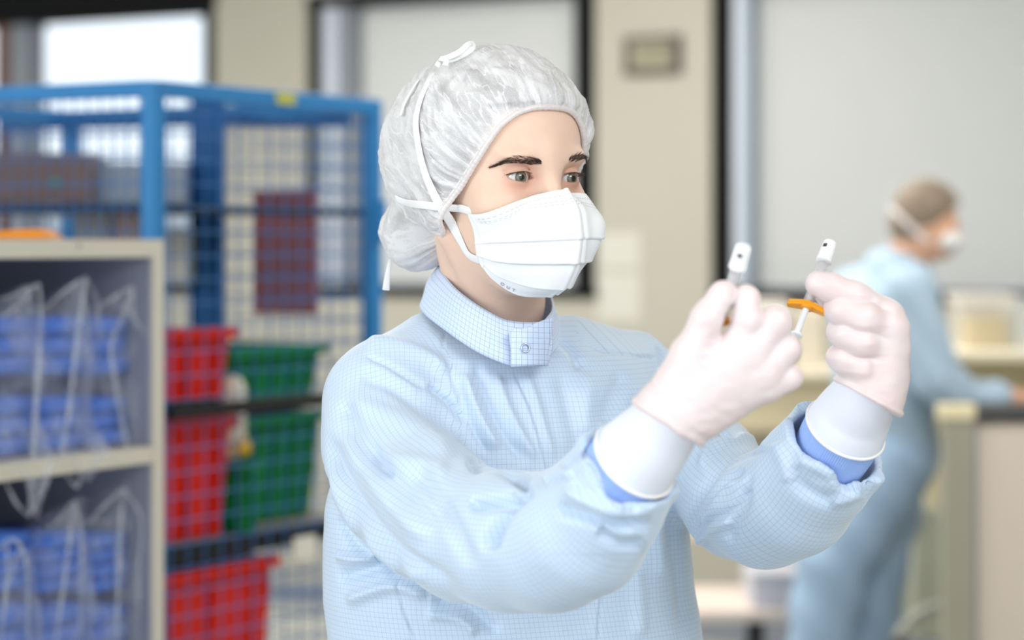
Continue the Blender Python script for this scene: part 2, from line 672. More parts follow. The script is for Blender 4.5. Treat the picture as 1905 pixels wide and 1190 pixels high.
# clock on the pillar
cx0 = wpt(1211, 0.0)
root = empty('wall_clock', (cx0[0], cx0[1], wz(1211, 140)), 'dark framed digital clock hanging high on the cream pillar', 'clock')
zt, zb = wz(1211, 66, .03), wz(1211, 137, .03)
mb = MB()
wbox(mb, 1160, 1264, zb, zt, 0.022, 0.001)
mb.build('clock_case', mat('clock_case_plastic', srgb(58, 54, 50), rough=0.5), root)
mb = MB()
wbox(mb, 1174, 1250, zb + 0.022, zt - 0.020, 0.026, 0.021)
scr = mb.build('clock_display', mat('lcd_grey', srgb(128, 124, 100), rough=0.35, var=0.1, scale=30), root)
mb = MB()
SEG = {'0': 'abcdef', '1': 'bc', '2': 'abged', '4': 'fgbc', '8': 'abcdefg', '5': 'afgcd'}
for ci, ch in enumerate('1205'):
    x0 = 1179 + ci * 17 + (4 if ci > 1 else 0); x1 = x0 + 12
    zA, zC = zt - 0.034, zb + 0.070; zM = (zA + zC) / 2; t = 0.006
    for s in SEG[ch]:
        r = dict(a=(x0, x1, zA - t, zA), g=(x0, x1, zM - t / 2, zM + t / 2), d=(x0, x1, zC, zC + t), f=(x0, x0 + 3, zM, zA), b=(x1 - 3, x1, zM, zA), e=(x0, x0 + 3, zC, zM), c=(x1 - 3, x1, zC, zM))[s]
        wbox(mb, *r, 0.0275, 0.0255)
mb.build('clock_digits', mat('lcd_dark', srgb(80, 72, 60), rough=0.5), scr)

# paper notices on the pillar
paper = mat('notice_paper', srgb(178, 176, 167), rough=0.8, var=0.02)
for (a, b, t, bt, lab) in ((1112, 1192, 432, 500, 'pale paper notice on the pillar, upper of two'), (1112, 1192, 506, 598, 'pale paper notice on the pillar, lower of two')):
    mb = MB(); wbox(mb, a, b, wz(1150, bt), wz(1150, t), 0.004, 0.001)
    o = tag(mb.build('paper_notice', paper), lab, 'notice', 'notices on the pillar')

# ================================================================== blue wire cage trolley
K = np.array([-0.638, 4.30]); CR = np.array([0.5225, 0.8526]); CL = np.array([-0.8526, 0.5225])
ZT = CZ + 300 * 4.30 / FPX
blue = mat('blue_enamel', srgb(48, 128, 190), rough=0.4, var=0.08, scale=8)
blue2 = mat('blue_wire', srgb(52, 108, 168), rough=0.45, var=0.05)
blackst = mat('black_steel', srgb(30, 30, 34), rough=0.5, var=0.1)


def kp(u, v, z):
    """u metres along the right side, v metres along the left side"""
    q = K + CR * u + CL * v
    return (q[0], q[1], z)


CU, CV = 0.68, 0.80
cage = empty('cage_trolley', kp(CU / 2, CV / 2, 0.0), 'blue wire cage trolley holding red and green crates', 'trolley')
for (u, v, nm) in ((0, 0, 'corner_post'), (CU, 0, 'corner_post'), (0, CV, 'corner_post'), (CU, CV, 'corner_post')):
    mb = MB(); mb.beam(kp(u, v, 0.12), kp(u, v, ZT), 0.032, 0.032, up=(*CR, 0)); add_mod(mb.build(nm, blue, cage), 'BEVEL', width=0.004, segments=2)
for (a, b) in (((0, 0), (CU, 0)), ((0, 0), (0, CV)), ((CU, 0), (CU, CV)), ((0, CV), (CU, CV))):
    mb = MB(); mb.beam(kp(*a, ZT - 0.014), kp(*b, ZT - 0.014), 0.030, 0.030); add_mod(mb.build('top_rail', blue, cage), 'BEVEL', width=0.003, segments=2)
    mb = MB(); mb.beam(kp(*a, 0.15), kp(*b, 0.15), 0.03, 0.04); mb.build('bottom_rail', blue, cage)
for (a, b, n) in (((0, 0), (CU, 0), 14), ((0, 0), (0, CV), 26), ((CU, 0), (CU, CV), 24), ((0, CV), (CU, CV), 14)):
    mb = MB()
    a3 = np.array(kp(*a, 0)); b3 = np.array(kp(*b, 0))
    for i in range(1, n):
        q = a3 + (b3 - a3) * i / n
        mb.tube([(q[0], q[1], 0.17), (q[0], q[1], ZT - 0.02)], 0.0018, n=6)
    z = 0.17
    while z < ZT - 0.03:
        mb.tube([(a3[0], a3[1], z), (b3[0], b3[1], z)], 0.0018, n=6)
        z += 0.0435
    mb.build('wire_panel', blue2, cage)
# label on the top rail, latch on the post
mb = MB()
q0, q1 = np.array(kp(0.34, -0.0165, 0)), np.array(kp(0.40, -0.0165, 0))
mb.beam((q0[0], q0[1], ZT - 0.014), (q1[0], q1[1], ZT - 0.014), 0.001, 0.020)
mb.build('yellow_label', mat('yellow_sticker', srgb(190, 190, 70), rough=0.5), cage)['label'] = 'small yellow sticker'
mb = MB(); mb.beam(kp(CU, -0.022, 1.50), kp(CU, -0.022, 1.585), 0.016, 0.02, up=(*CR, 0)); mb.build('latch', blue, cage)
# broad hinge post inside and its header
mb = MB(); mb.beam(W(387, 612, 4.9), W(387, 180, 4.9), 0.066, 0.03, up=(*CR, 0)); mb.build('inner_post', mat('deep_blue_enamel', srgb(26, 88, 150), rough=0.45), cage)
mb = MB(); mb.beam(W(418, 222, 5.05), W(652, 222, 4.98), 0.02, 0.030); mb.beam(W(0, 232, 5.3), W(418, 222, 5.05), 0.02, 0.026); mb.build('inner_header', mat('deep_blue_enamel', srgb(26, 88, 150), rough=0.45), cage)
def zc_(py, Y): return CZ - (py - 450) * Y / FPX


# shelves
shelfm = mat('fibre_shelf', srgb(132, 124, 116), rough=0.7, var=0.08)
for z, lip in ((CZ + (450 - 381) * 4.4 / FPX, 0.016), (CZ - (1000 - 450) * 4.5 / FPX, 0.035), (zc_(1330, 4.4), 0.03)):
    mb = MB()
    V = [kp(0.03, 0.03, z), kp(CU - 0.03, 0.03, z), kp(CU - 0.03, CV - 0.03, z), kp(0.03, CV - 0.03, z)]
    V += [(x, y, zz - 0.012) for x, y, zz in V]
    mb.add(V, [(0, 1, 2, 3), (7, 6, 5, 4), (0, 4, 5, 1), (1, 5, 6, 2), (2, 6, 7, 3), (3, 7, 4, 0)])
    sh = mb.build('shelf', shelfm, cage)
    mb = MB()
    mb.beam(kp(0.0, 0.02, z - lip / 2), kp(CU, 0.02, z - lip / 2), 0.012, lip)
    mb.beam(kp(0.02, 0.0, z - lip / 2), kp(0.02, CV, z - lip / 2), 0.012, lip)
    mb.build('shelf_edge', blackst, sh)
mb = MB(); mb.beam(kp(0.02, -0.022, CZ - 317 * 4.33 / FPX), kp(CU, -0.022, CZ - 317 * 4.33 / FPX), 0.014, 0.024)
mb.build('crossbar', blackst, cage)
mb = MB(); mb.beam(kp(0.39, -0.02, CZ - 575 * 4.6 / FPX), kp(0.46, -0.02, CZ - 575 * 4.6 / FPX), 0.002, 0.045)
mb.build('paper_tag', mat('tag_paper', srgb(215, 210, 200), rough=0.8), cage)


def crate(name, label, u0, u1, v0, v1, z0, z1, m_, grp, rib=3, lid=False):
    """open stacking crate with sloping sides, rim, ribs and hand hole"""
    z0 += 0.002
    root = empty(name, kp((u0 + u1) / 2, (v0 + v1) / 2, z0), label, 'crate', grp)
    mb = MB()
    t = 0.012
    du, dv = (u1 - u0), (v1 - v0)
    def ringv(s, z, inn=0.0):
        cu, cv = (u0 + u1) / 2, (v0 + v1) / 2
        a, b = du / 2 * s - inn, dv / 2 * s - inn
        return [kp(cu - a, cv - b, z), kp(cu + a, cv - b, z), kp(cu + a, cv + b, z), kp(cu - a, cv + b, z)]
    V = ringv(0.93, z0) + ringv(1.0, z1) + ringv(1.0, z1, 0.006) + ringv(0.93, z0 + 0.006, 0.006)
    Fs = [(3, 2, 1, 0)]
    for r in range(3):
        for k in range(4):
            k2 = (k + 1) % 4
            Fs.append((r * 4 + k, r * 4 + k2, r * 4 + 4 + k2, r * 4 + 4 + k))
    Fs.append((12, 13, 14, 15))
    mb.add(V, Fs)
    body_mb = mb
    mb = MB()
    r1 = ringv(1.0, z1 - 0.009, -0.008)
    for k in range(4):
        mb.beam(r1[k], r1[(k + 1) % 4], 0.016, 0.018)
    mb.build('rim', m_, root)
    mb = body_mb
    for i in range(rib):
        f = (i + 0.5) / rib
        s = 0.93 + 0.07 * 0.5
        for (A, B) in ((0, 1), (0, 3)):
            lo = ringv(0.935, z0 + 0.01, -0.003); hi = ringv(0.995, z1 - 0.03, -0.003)
            a = np.array(lo[A]) * (1 - f) + np.array(lo[B]) * f
            b = np.array(hi[A]) * (1 - f) + np.array(hi[B]) * f
            mb.beam(a, b, 0.007, 0.012)
    mb.build('crate_body', m_, root)
    return root


red = mat('red_crate_plastic', srgb(216, 34, 16), rough=0.4, var=0.06)
green = mat('green_crate_plastic', srgb(14, 120, 60), rough=0.4, var=0.08)


def zc_(py, Y): return CZ - (py - 450) * Y / FPX


Z2 = CZ - (1000 - 450) * 4.5 / FPX
crate('red_crate', 'red crate at the top of the front stack in the cage', 0.03, 0.27, 0.04, 0.44, zc_(752, 4.4), zc_(615, 4.4), red, 'red crates')
crate('red_crate', 'red crate standing on the lower cage shelf, under the topmost red one', 0.03, 0.27, 0.04, 0.44, Z2, zc_(785, 4.4), red, 'red crates')
crate('red_crate', 'red crate below the black edged shelf', 0.03, 0.40, 0.04, 0.44, zc_(1330, 4.4), zc_(1068, 4.4), red, 'red crates')
crate('red_crate', 'red crate further back in the cage, its rim above the top front one', 0.05, 0.30, 0.47, 0.75, zc_(752, 4.7), zc_(560, 4.7), red, 'red crates')
crate('green_crate', 'upper green crate in the back of the cage', 0.34, 0.64, 0.10, 0.62, zc_(765, 4.75), zc_(645, 4.75), green, 'green crates', rib=5)
crate('green_crate', 'lower green crate standing on the cage shelf', 0.34, 0.64, 0.10, 0.62, Z2, zc_(772, 4.75), green, 'green crates', rib=5)
# white bottle with a yellow cap between the crates
crate('green_bin', 'narrow green bin under the white bottle in the cage', 0.286, 0.330, 0.02, 0.09, Z2, zc_(856, 4.57), green, None, rib=1)
root = empty('plastic_bottle', kp(0.310, 0.065, zc_(846, 4.57)), 'white bottle with yellow cap standing in front of the green crates', 'bottle')
mb = MB()
def latheZ(mb, c, prof, n=24):
    V, Fs = [], []
    for z, r in prof:
        for k in range(n):
            t = 2 * math.pi * k / n
            V.append((c[0] + r * math.cos(t), c[1] + r * math.sin(t), z))
    for i in range(len(prof) - 1):
        for k in range(n):
            Fs.append((i * n + k, i * n + (k + 1) % n, (i + 1) * n + (k + 1) % n, (i + 1) * n + k))
    Fs.append(tuple(range(n - 1, -1, -1))); Fs.append(tuple((len(prof) - 1) * n + k for k in range(n)))
    return mb.add(V, Fs)
YBt = kp(0.310, 0.065, 0)[1]
q = lambda py: zc_(py, YBt)
c = kp(0.310, 0.065, 0)
latheZ(mb, c, [(q(852), .022), (q(846), .026), (q(722), .026), (q(708), .020), (q(699), .010)])
mb.build('bottle_body', mat('white_plastic', srgb(232, 226, 210), rough=0.4), root, smooth=True)
mb = MB(); latheZ(mb, kp(0.309, 0.045, 0), [(q(846), .012), (q(842), .020), (q(820), .020), (q(814), .014)])
mb.build('yellow_cap', mat('yellow_plastic', srgb(240, 190, 40), rough=0.4), root, smooth=True)
# brown board and boxes on the cage's upper shelf
mb = MB(); mb.beam(W(472, 470, 5.35), W(590, 470, 5.30), 0.012, 0.272); mb.beam(W(470, 360, 5.34), W(592, 360, 5.29), 0.018, 0.012)
tag(mb.build('hanging_board', mat('maroon_board', srgb(168, 88, 70), rough=0.6, var=0.12, scale=14)), 'maroon brown board hanging behind the cage wires', 'board')


def carton(name, label, a, b, pt, pb, Y, m_, dep=0.22, grp=None):
    p0, p1 = W(a, pb, Y), W(b, pb, Y + (0.0))
    root = empty(name, tuple((p0 + p1) / 2), label, 'box', grp)
    zt_, zb_ = CZ - (pt - 450) * Y / FPX, CZ - (pb - 450) * Y / FPX
    mb = MB(); mb.box(p0[0], p1[0], Y, Y + dep, zb_, zt_, 0.004); mb.build('carton_body', m_, root)
    mb = MB(); xm = (p0[0] + p1[0]) / 2; mb.box(p0[0] + .002, p1[0] - .002, Y + dep / 2 - .02, Y + dep / 2 + .02, zt_, zt_ + 0.0012); mb.build('packing_tape', mat('brown_tape', srgb(170, 140, 100), rough=0.4), root)
    return root


card = mat('brown_cardboard', srgb(128, 104, 92), rough=0.85, var=0.06)
greyb = mat('grey_blue_plastic', srgb(150, 160, 178), rough=0.5, var=0.05)
r_ = carton('cardboard_box', 'brown cardboard box with a green dot on the upper cage shelf', -40, 168, 286, 378, 4.75, card)
mb = MB(); cd = W(102, 340, 4.747); mb.tube([tuple(cd), tuple(cd + np.array([0, -0.002, 0]))], 0.0085, n=20); mb.build('round_sticker', mat('green_sticker', srgb(70, 150, 120), rough=0.5), r_)
carton('storage_box', 'grey blue box on the upper cage shelf beside the brown one', 174, 343, 302, 378, 4.80, greyb)
carton('storage_box', 'pale box under the upper cage shelf, left of the broad post', 305, 352, 424, 530, 4.8, mat('pale_box', srgb(200, 204, 198), rough=0.6), 0.15)
carton('storage_box', 'pale green grey box below the upper cage shelf', 140, 205, 392, 560, 4.8, mat('pale_box2', srgb(186, 196, 190), rough=0.6), 0.12)
carton('storage_box', 'cream box below the upper cage shelf, nearest the front post', 214, 262, 392, 560, 4.8, mat('cream_box', srgb(206, 186, 170), rough=0.6), 0.12)

# ================================================================== open cabinet in front, with bagged blue parcels
R0 = np.array([-0.566, 3.93]); CUv = np.array([-0.5, -0.866]); CN = np.array([0.866, -0.5])
cabm = mat('beige_cabinet', srgb(212, 205, 192), rough=0.5, var=0.02)
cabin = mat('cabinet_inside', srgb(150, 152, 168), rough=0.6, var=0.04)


def cb(u, d, z):
    """u metres left along the front, d metres deep"""
    q = R0 + CUv * u - CN * d
    return (q[0], q[1], z)


def u_of(px, d=0.0):
    k = (px - 952.5) / FPX
    a = R0 - CN * d
    return (a[0] - k * a[1]) / (k * CUv[1] - CUv[0])


def cz_(px, py, d=0.0):
    q = R0 - CN * d + CUv * u_of(px, d)
    return CZ - (py - 450) * q[1] / FPX


def cbox(mb, u0, u1, d0, d1, z0, z1):
    V = []
    for z in (z0, z1):
        V += [cb(u0, d0, z), cb(u1, d0, z), cb(u1, d1, z), cb(u0, d1, z)]
    return mb.add(V, [(0, 3, 2, 1), (4, 5, 6, 7), (0, 1, 5, 4), (1, 2, 6, 5), (2, 3, 7, 6), (3, 0, 4, 7)])


cab = empty('open_cabinet', cb(0.4, 0.2, 0), 'beige open cabinet with dark inside, in front of the blue cage', 'cabinet')
CT = CZ + 0.004
CW = 1.0
for nm, a in (('side_panel', (0, 0.026, 0, 0.38)), ('side_panel', (CW - 0.026, CW, 0, 0.38))):
    mb = MB(); cbox(mb, *a, 0.0, CT); mb.build(nm, cabm, cab)
mb = MB(); cbox(mb, 0.026, CW - 0.026, 0, 0.38, CT - 0.028, CT); mb.build('top_panel', cabm, cab)
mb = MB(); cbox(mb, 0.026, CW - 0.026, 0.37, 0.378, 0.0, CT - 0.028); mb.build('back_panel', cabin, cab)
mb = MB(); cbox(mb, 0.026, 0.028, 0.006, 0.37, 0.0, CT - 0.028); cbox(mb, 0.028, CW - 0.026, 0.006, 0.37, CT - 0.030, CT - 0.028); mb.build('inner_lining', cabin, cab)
ZS = cz_(285, 830); 
SH = [ZS, ZS - 0.37, ZS - 0.74]
for z in SH:
    mb = MB(); cbox(mb, 0.028, CW - 0.026, 0.0, 0.37, z - 0.026, z); s_o = mb.build('shelf', cabm, cab)
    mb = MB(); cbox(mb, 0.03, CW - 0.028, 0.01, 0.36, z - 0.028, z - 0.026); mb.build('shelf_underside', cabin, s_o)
# door catch hole on the top front
mb = MB(); q = cb(u_of(146), -0.001, CT - 0.010); mb.tube([q, (q[0] + CN[0] * .001, q[1] + CN[1] * .001, q[2])], 0.003, n=12); mb.build('key_hole', greym, cab)

orange_m = mat('orange_cloth', srgb(245, 150, 20), rough=0.6, var=0.08, scale=30)
mb = MB()
q = cb(u_of(2, 0.12), 0.12, CT)
V = []; Fs = []
bm = bmesh.new(); bmesh.ops.create_cube(bm, size=1); bmesh.ops.subdivide_edges(bm, edges=bm.edges[:], cuts=5, use_grid_fill=True)
for v in bm.verts:
    c = v.co
    c.x *= 0.19 - 0.05 * (c.z + .5); c.y *= 0.11; c.z = (c.z + .5) * (0.012 + 0.003 * math.sin(9 * c.x + 4 * c.y))
    c.z += 0.002 * math.sin(40 * c.x) * (c.z > 0.01)
V = [(q[0] + v.co.x * 0.9, q[1] + 0.02 + v.co.y + v.co.x * 0.2, CT + 0.001 + v.co.z) for v in bm.verts]
bm.verts.index_update()
Fs = [[v.index for v in f.verts] for f in bm.faces]; bm.free()
mb.add(V, Fs)
o = mb.build('orange_pouch', orange_m, None, smooth=True); add_mod(o, 'SUBSURF', levels=1, render_levels=2)
tag(o, 'small orange pouch lying on top of the beige cabinet', 'pouch')

bluecl = mat('folded_blue_cloth', srgb(72, 118, 212), rough=0.8, var=0.14, scale=14, bump=0.2)
bagm = film('clear_bag', (0.80, 0.84, 0.95, 1), 0.20, rough=0.15, streak=0.14, scale=18, transl=0.3, bump=0.4)
creasem = film('bag_crease', (0.86, 0.88, 0.93, 1), 0.32, rough=0.2, streak=0.15, scale=40, transl=0.3)


def folded(name, label, u0, u1, z0, z1, layers=4, seed=0):
    """a stack of folded cloth: rounded layers"""
    root = empty(name, cb((u0 + u1) / 2, 0.16, z0), label, 'folded cloth', 'folded blue garments in bags')
    hh = (z1 - z0) / layers
    r = np.random.default_rng(seed)
    for i in range(layers):
        bm = bmesh.new(); bmesh.ops.create_cube(bm, size=1)
        bmesh.ops.bevel(bm, geom=bm.edges[:], offset=0.07, segments=3, affect='EDGES')
        za, zb_ = z0 + i * hh, z0 + (i + 1) * hh - 0.0003
        ua, ub = u0 + r.uniform(0, .006), u1 - r.uniform(0, .006)
        da = 0.035 + r.uniform(0, .008)
        V = [cb(ua + (v.co.x + .5) * (ub - ua), da + (v.co.y + .5) * 0.26, za + (v.co.z + .5) * (zb_ - za)) for v in bm.verts]
        bm.verts.index_update()
        mb = MB(); mb.add(V, [[v.index for v in f.verts] for f in bm.faces]); bm.free()
        mb.build('fold_layer', bluecl, root, smooth=True)
    return root


def bag(label, u0, u1, zb_, zt_, peak, peakside, hang=None, seed=0, creases=()):
    """clear bag standing round a stack, pinched at the top with one pulled-up corner"""
    root = empty('clear_bag', cb((u0 + u1) / 2, 0.15, zb_), label, 'plastic bag', 'clear bags in the cabinet')
    n, m = 14, 16
    V, Fs = [], []
    r = np.random.default_rng(seed)
    loop = [(i / n, 0) for i in range(n)] + [(1, i / 5) for i in range(5)] + [(1 - i / n, 1) for i in range(n)] + [(0, 1 - i / 5) for i in range(5)]
    N = len(loop)
    for k in range(m + 1):
        t = k / m
        for (a, b) in loop:
            top = max(0, (t - 0.62) / 0.38)
            dfr = 0.020 - 0.004 * math.sin(6 * a + 7 * t + seed)
            dd = dfr + b * 0.285 * (1 - top) + top * (0.02 + 0.05 * b * (1 - top))
            edge = a if peakside > 0 else 1 - a          # a=0 right edge
            zz = zb_ + t * (zt_ - zb_) + top * peak * max(0, 1 - abs(edge - 0.12) / 0.55)
            if hang and k <= 3 and b == 0:
                zz -= hang * (1 - k / 4) * max(0, 1 - abs(a - 0.45) / 0.4)
                dd -= 0.030 * (1 - k / 4)
            uu = u0 + (u1 - u0) * a
            V.append(cb(uu + 0.003 * math.sin(9 * t + 5 * b), dd + r.normal(0, 0.0012), zz + r.normal(0, 0.001)))
    for k in range(m):
        for i in range(N):
            Fs.append((k * N + i, k * N + (i + 1) % N, (k + 1) * N + (i + 1) % N, (k + 1) * N + i))
    o = mesh_np('bag_film', V, np.array(Fs), bagm, root)
    add_mod(o, 'SUBSURF', levels=1, render_levels=1)
    for c in creases:
        mb = MB()
        pts = catmull(np.array([cb(u_of(px, 0.012), 0.012, cz_(px, py, 0.012)) for px, py in c[:-1]]), 16)
        rad = [c[-1] * (0.5 + 0.5 * math.sin(math.pi * i / 15)) for i in range(16)]
        mb.tube(pts, 0.002, n=6, radii=rad)
        mb.build('creased_edge', creasem, root, smooth=True)
    return root


colsU = [(u_of(258, .03), u_of(176, .03)), (u_of(170, .03), u_of(80, .03)), (u_of(74, .03), u_of(-20, .03))]
nmz = ['right', 'middle', 'left']
for ci, (a, b) in enumerate(colsU):
    where = ['next to the cabinet side', 'in the middle of the shelf', 'at the left of the shelf'][ci]
    px = [217, 125, 30][ci]
    for (zb_, ztop, lev) in ((SH[0] + 0.004, cz_(px, 742), 'upper shelf'), (cz_(px, 700), cz_(px, 590), 'upper shelf')):
        up = zb_ > SH[0] + 0.02
        folded('folded_garments', 'blue folded garments on the upper shelf, %s pile %s' % ('top' if up else 'bottom', where), a + 0.003, b - 0.003, zb_, ztop, 3, ci * 7 + int(up))
    for (zb_, ztop, up) in ((SH[1] + 0.004, cz_(px, 1135 - 0), False), (cz_(px, 1108), cz_(px, 1000), True)):
        folded('folded_garments', 'blue folded garments on the lower shelf, %s pile %s' % ('top' if up else 'bottom', where), a + 0.003, b - 0.003, zb_, ztop, 4, 30 + ci * 7 + int(up))
# dark dividers that carry the upper piles
bag('clear bag on the upper shelf next to the cabinet side', colsU[0][0], colsU[0][1], SH[0] + 0.003, cz_(217, 572), cz_(245, 530) - cz_(245, 572), 1, None, 1,
    [[(248, 532), (232, 580), (206, 642), (213, 700), (228, 790), (240, 845), 0.0035], [(247, 535), (250, 590), (278, 630), 0.0025], [(182, 572), (215, 550), (248, 532), 0.002]])
bag('clear bag in the middle of the upper shelf', colsU[1][0], colsU[1][1], SH[0] + 0.003, cz_(125, 570), cz_(158, 512) - cz_(158, 565), 1, 0.05, 2,
    [[(160, 514), (150, 580), (138, 680), (126, 780), (112, 860), 0.0040], [(86, 572), (122, 540), (160, 514), 0.0025], [(160, 514), (180, 560), (186, 640), 0.0018], [(115, 870), (142, 905), (152, 870), 0.003]])
bag('clear bag at the left of the upper shelf', colsU[2][0], colsU[2][1], SH[0] + 0.003, cz_(30, 575), cz_(70, 525) - cz_(70, 572), 1, 0.10, 3,
    [[(72, 527), (76, 600), (70, 700), (64, 800), (60, 880), (54, 958), 0.0045], [(0, 558), (36, 545), (72, 527), 0.0022], [(0, 590), (30, 572), (68, 530), 0.0025], [(12, 900), (30, 935), (52, 960), 0.003], [(86, 895), (70, 930), (54, 960), 0.003]])
bag('clear bag on the lower shelf next to the cabinet side', colsU[0][0], colsU[0][1], SH[1] + 0.003, cz_(217, 968), cz_(230, 905) - cz_(230, 968), 1, None, 4,
    [[(228, 908), (224, 980), (220, 1080), (218, 1190), 0.0042], [(164, 972), (195, 940), (228, 908), 0.0025], [(230, 910), (262, 965), (256, 1080), (258, 1190), 0.0025]])
bag('clear bag in the middle of the lower shelf', colsU[1][0], colsU[1][1], SH[1] + 0.003, cz_(125, 985), cz_(140, 930) - cz_(140, 985), 1, None, 5,
    [[(138, 932), (130, 1000), (118, 1090), (104, 1190), 0.0035], [(140, 932), (152, 1010), (148, 1190), 0.0025], [(85, 985), (110, 965), (138, 932), 0.002]])
bag('clear bag at the left of the lower shelf', colsU[2][0], colsU[2][1], SH[1] + 0.003, cz_(30, 1035), cz_(20, 1005) - cz_(20, 1035), -1, None, 6,
    [[(0, 1020), (18, 1003), (38, 1015), (50, 1060), (52, 1190), 0.003], [(14, 1010), (12, 1090), (2, 1190), 0.003], [(38, 1015), (20, 1070), (6, 1120), 0.002]])

# ================================================================== work tables on the right
benchw = mat('pale_worktop', srgb(226, 216, 192), rough=0.5, var=0.03)
olive = mat('olive_grey_post', srgb(148, 144, 128), rough=0.5, var=0.04)
beigep = mat('beige_panel', srgb(200, 188, 176), rough=0.6, var=0.03)
lightp = mat('pale_panel', srgb(216, 204, 168), rough=0.6, var=0.03)


def pbox(mb, a, b, pt, pb, Y, dep, c=0.0):
    p0, p1 = W(a, pb, Y), W(b, pt, Y)
    return mb.box(p0[0], p1[0], Y, Y + dep, p0[2], p1[2], c)


def front_box(name, label, cat, a, b, pt, pb, Y, dep, m_, extra=None, grp=None):
    p = W((a + b) / 2, pb, Y)
    root = empty(name, (p[0], Y + dep / 2, p[2]), label, cat, grp)
    mb = MB(); pbox(mb, a, b, pt, pb, Y, dep, 0.006); mb.build('body', m_, root)
    for nm, (aa, bb, t, bo, mm) in (extra or []):
        mb = MB(); pbox(mb, aa, bb, t, bo, Y - 0.012, 0.014, 0.002); mb.build(nm, mm, root)
    return root


root = empty('work_table', tuple(W(1830, 1280, 6.2)), 'work table at the right edge with pale top and olive legs', 'table')
mb = MB(); pbox(mb, 1745, 2120, 655, 672, 6.9, 0.75, 0.004); mb.build('tabletop', benchw, root)
mb = MB(); pbox(mb, 1750, 2110, 672, 755, 7.6, 0.03); mb.build('back_board', lightp, root)
for a in (1756, 2080):
    mb = MB()
    p = W(a, 700, 6.95); mb.box(p[0], p[0] + .05, 6.95, 7.0, 0, CZ - (672 - 450) * 6.95 / FPX); mb.build('leg', olive, root)
root = empty('storage_unit', tuple(W(1870, 1260, 6.0)), 'beige side cupboard with black top at the right edge', 'cabinet')
mb = MB(); p0 = W(1818, 785, 5.9); p1 = W(2050, 785, 5.9); mb.box(p0[0], p1[0], 5.9, 6.3, 0.03, p0[2], .004); mb.build('cupboard_body', beigep, root)
mb = MB(); mb.box(p0[0] - .01, p1[0], 5.89, 6.31, p0[2], p0[2] + 0.022, .003); mb.build('worktop', mat('black_top', srgb(32, 32, 36), rough=0.5), root)
mb = MB(); mb.box(p0[0] - 0.004, p0[0] + 0.0, 5.9, 6.3, 0.03, p0[2]); mb.build('edge_strip', greym, root)
root = empty('steel_upright', tuple(W(1786, 1270, 5.85)), 'olive grey upright post beside the black topped cupboard', 'post')
mb = MB(); p0, p1 = W(1756, 780, 5.82), W(1812, 780, 5.82); mb.box(p0[0], p1[0], 5.82, 5.87, 0, p0[2], .003); mb.build('post_body', olive, root)
mb = MB(); mb.box(p0[0] - .01, p1[0] + .004, 5.815, 5.875, p0[2], p0[2] + .035, .003); mb.build('post_head', lightp, root)
front_box('leaning_board', 'pale yellowish board standing behind the colleague at the right', 'board', 1722, 1752, 745, 942, 7.2, 0.03, lightp)
front_box('wall_cupboard', 'low grey green cupboard behind the colleague', 'cabinet', 1700, 1756, 945, 1190, 7.3, 0.3, mat('grey_green_panel', srgb(170, 172, 156), rough=0.6))
# clear container with yellowish contents
root = empty('clear_container', tuple(W(1840, 655, 7.2)), 'see-through container with yellowish contents on the pale worktop', 'container')
mb = MB(); pbox(mb, 1795, 1888, 566, 654, 7.1, 0.25, 0.006); mb.build('container_wall', film('container_plastic', (0.86, 0.86, 0.82, 1), 0.35, scale=8), root)
mb = MB(); pbox(mb, 1808, 1876, 590, 652, 7.13, 0.19, 0.01); mb.build('contents', mat('straw_contents', srgb(186, 164, 110), rough=0.7, var=0.15), root)
mb = MB(); pbox(mb, 1790, 1893, 548, 566, 7.09, 0.27, 0.004); mb.build('lid', film('lid_plastic', (0.88, 0.85, 0.80, 1), 0.6, scale=8), root)
front_box('clear_container', 'second pale container at the far right, cut by the picture edge', 'container', 1896, 1990, 560, 654, 7.1, 0.25, film('container_plastic2', (0.8, 0.84, 0.86, 1), 0.6, scale=8), [('rim', (1894, 1994, 552, 562, silverm))])

# long side counter under the windows, centre right
cream = mat('cream_counter', srgb(226, 217, 196), rough=0.55, var=0.03)
dull_cream = mat('counter_front', srgb(196, 190, 176), rough=0.6, var=0.03)  # slightly darker cream, used on the back panel
root = empty('side_counter', tuple(W(1400, 1200, 7.4)), 'long cream side counter behind the raised hands', 'counter')
mb = MB(); pbox(mb, 1225, 1640, 690, 706, 7.4, 0.6, 0.004); mb.build('countertop', cream, root)
mb = MB(); pbox(mb, 1240, 1630, 706, 800, 7.45, 0.5); mb.build('drawer_front', mat('warm_panel', srgb(212, 198, 164), rough=0.6), root)
mb = MB(); pbox(mb, 1240, 1630, 985, 1000, 7.42, 0.5); mb.build('lower_shelf', cream, root)
mb = MB(); pbox(mb, 1240, 1630, 800, 985, 7.9, 0.03); mb.build('back_panel', dull_cream, root)
for a in (1244, 1612):
    mb = MB(); p = W(a, 700, 7.42); mb.box(p[0], p[0] + .04, 7.42, 7.46, 0, CZ - (706 - 450) * 7.42 / FPX); mb.build('leg', silverm, root)
front_box('pale_box', 'pale box on the side counter behind the syringe plunger', 'box', 1400, 1470, 560, 690, 7.5, 0.2, mat('off_white_box', srgb(216, 210, 200), rough=0.6), [('printed_band', (1408, 1462, 620, 650, mat('faint_print', srgb(180, 182, 172), rough=0.7)))], 'boxes on the side counter')
front_box('pale_box', 'taller cream box on the side counter between the hands', 'box', 1478, 1532, 575, 690, 7.5, 0.2, mat('cream_box2', srgb(214, 204, 186), rough=0.6), None, 'boxes on the side counter')
front_box('storage_bin', 'lavender grey bin on the lower counter shelf behind the far sleeve', 'bin', 1400, 1500, 1071, 1135, 6.84, 0.3, mat('lavender_bin', srgb(190, 188, 196), rough=0.5), [('bin_rim', (1396, 1504, 1066, 1076, silverm))])
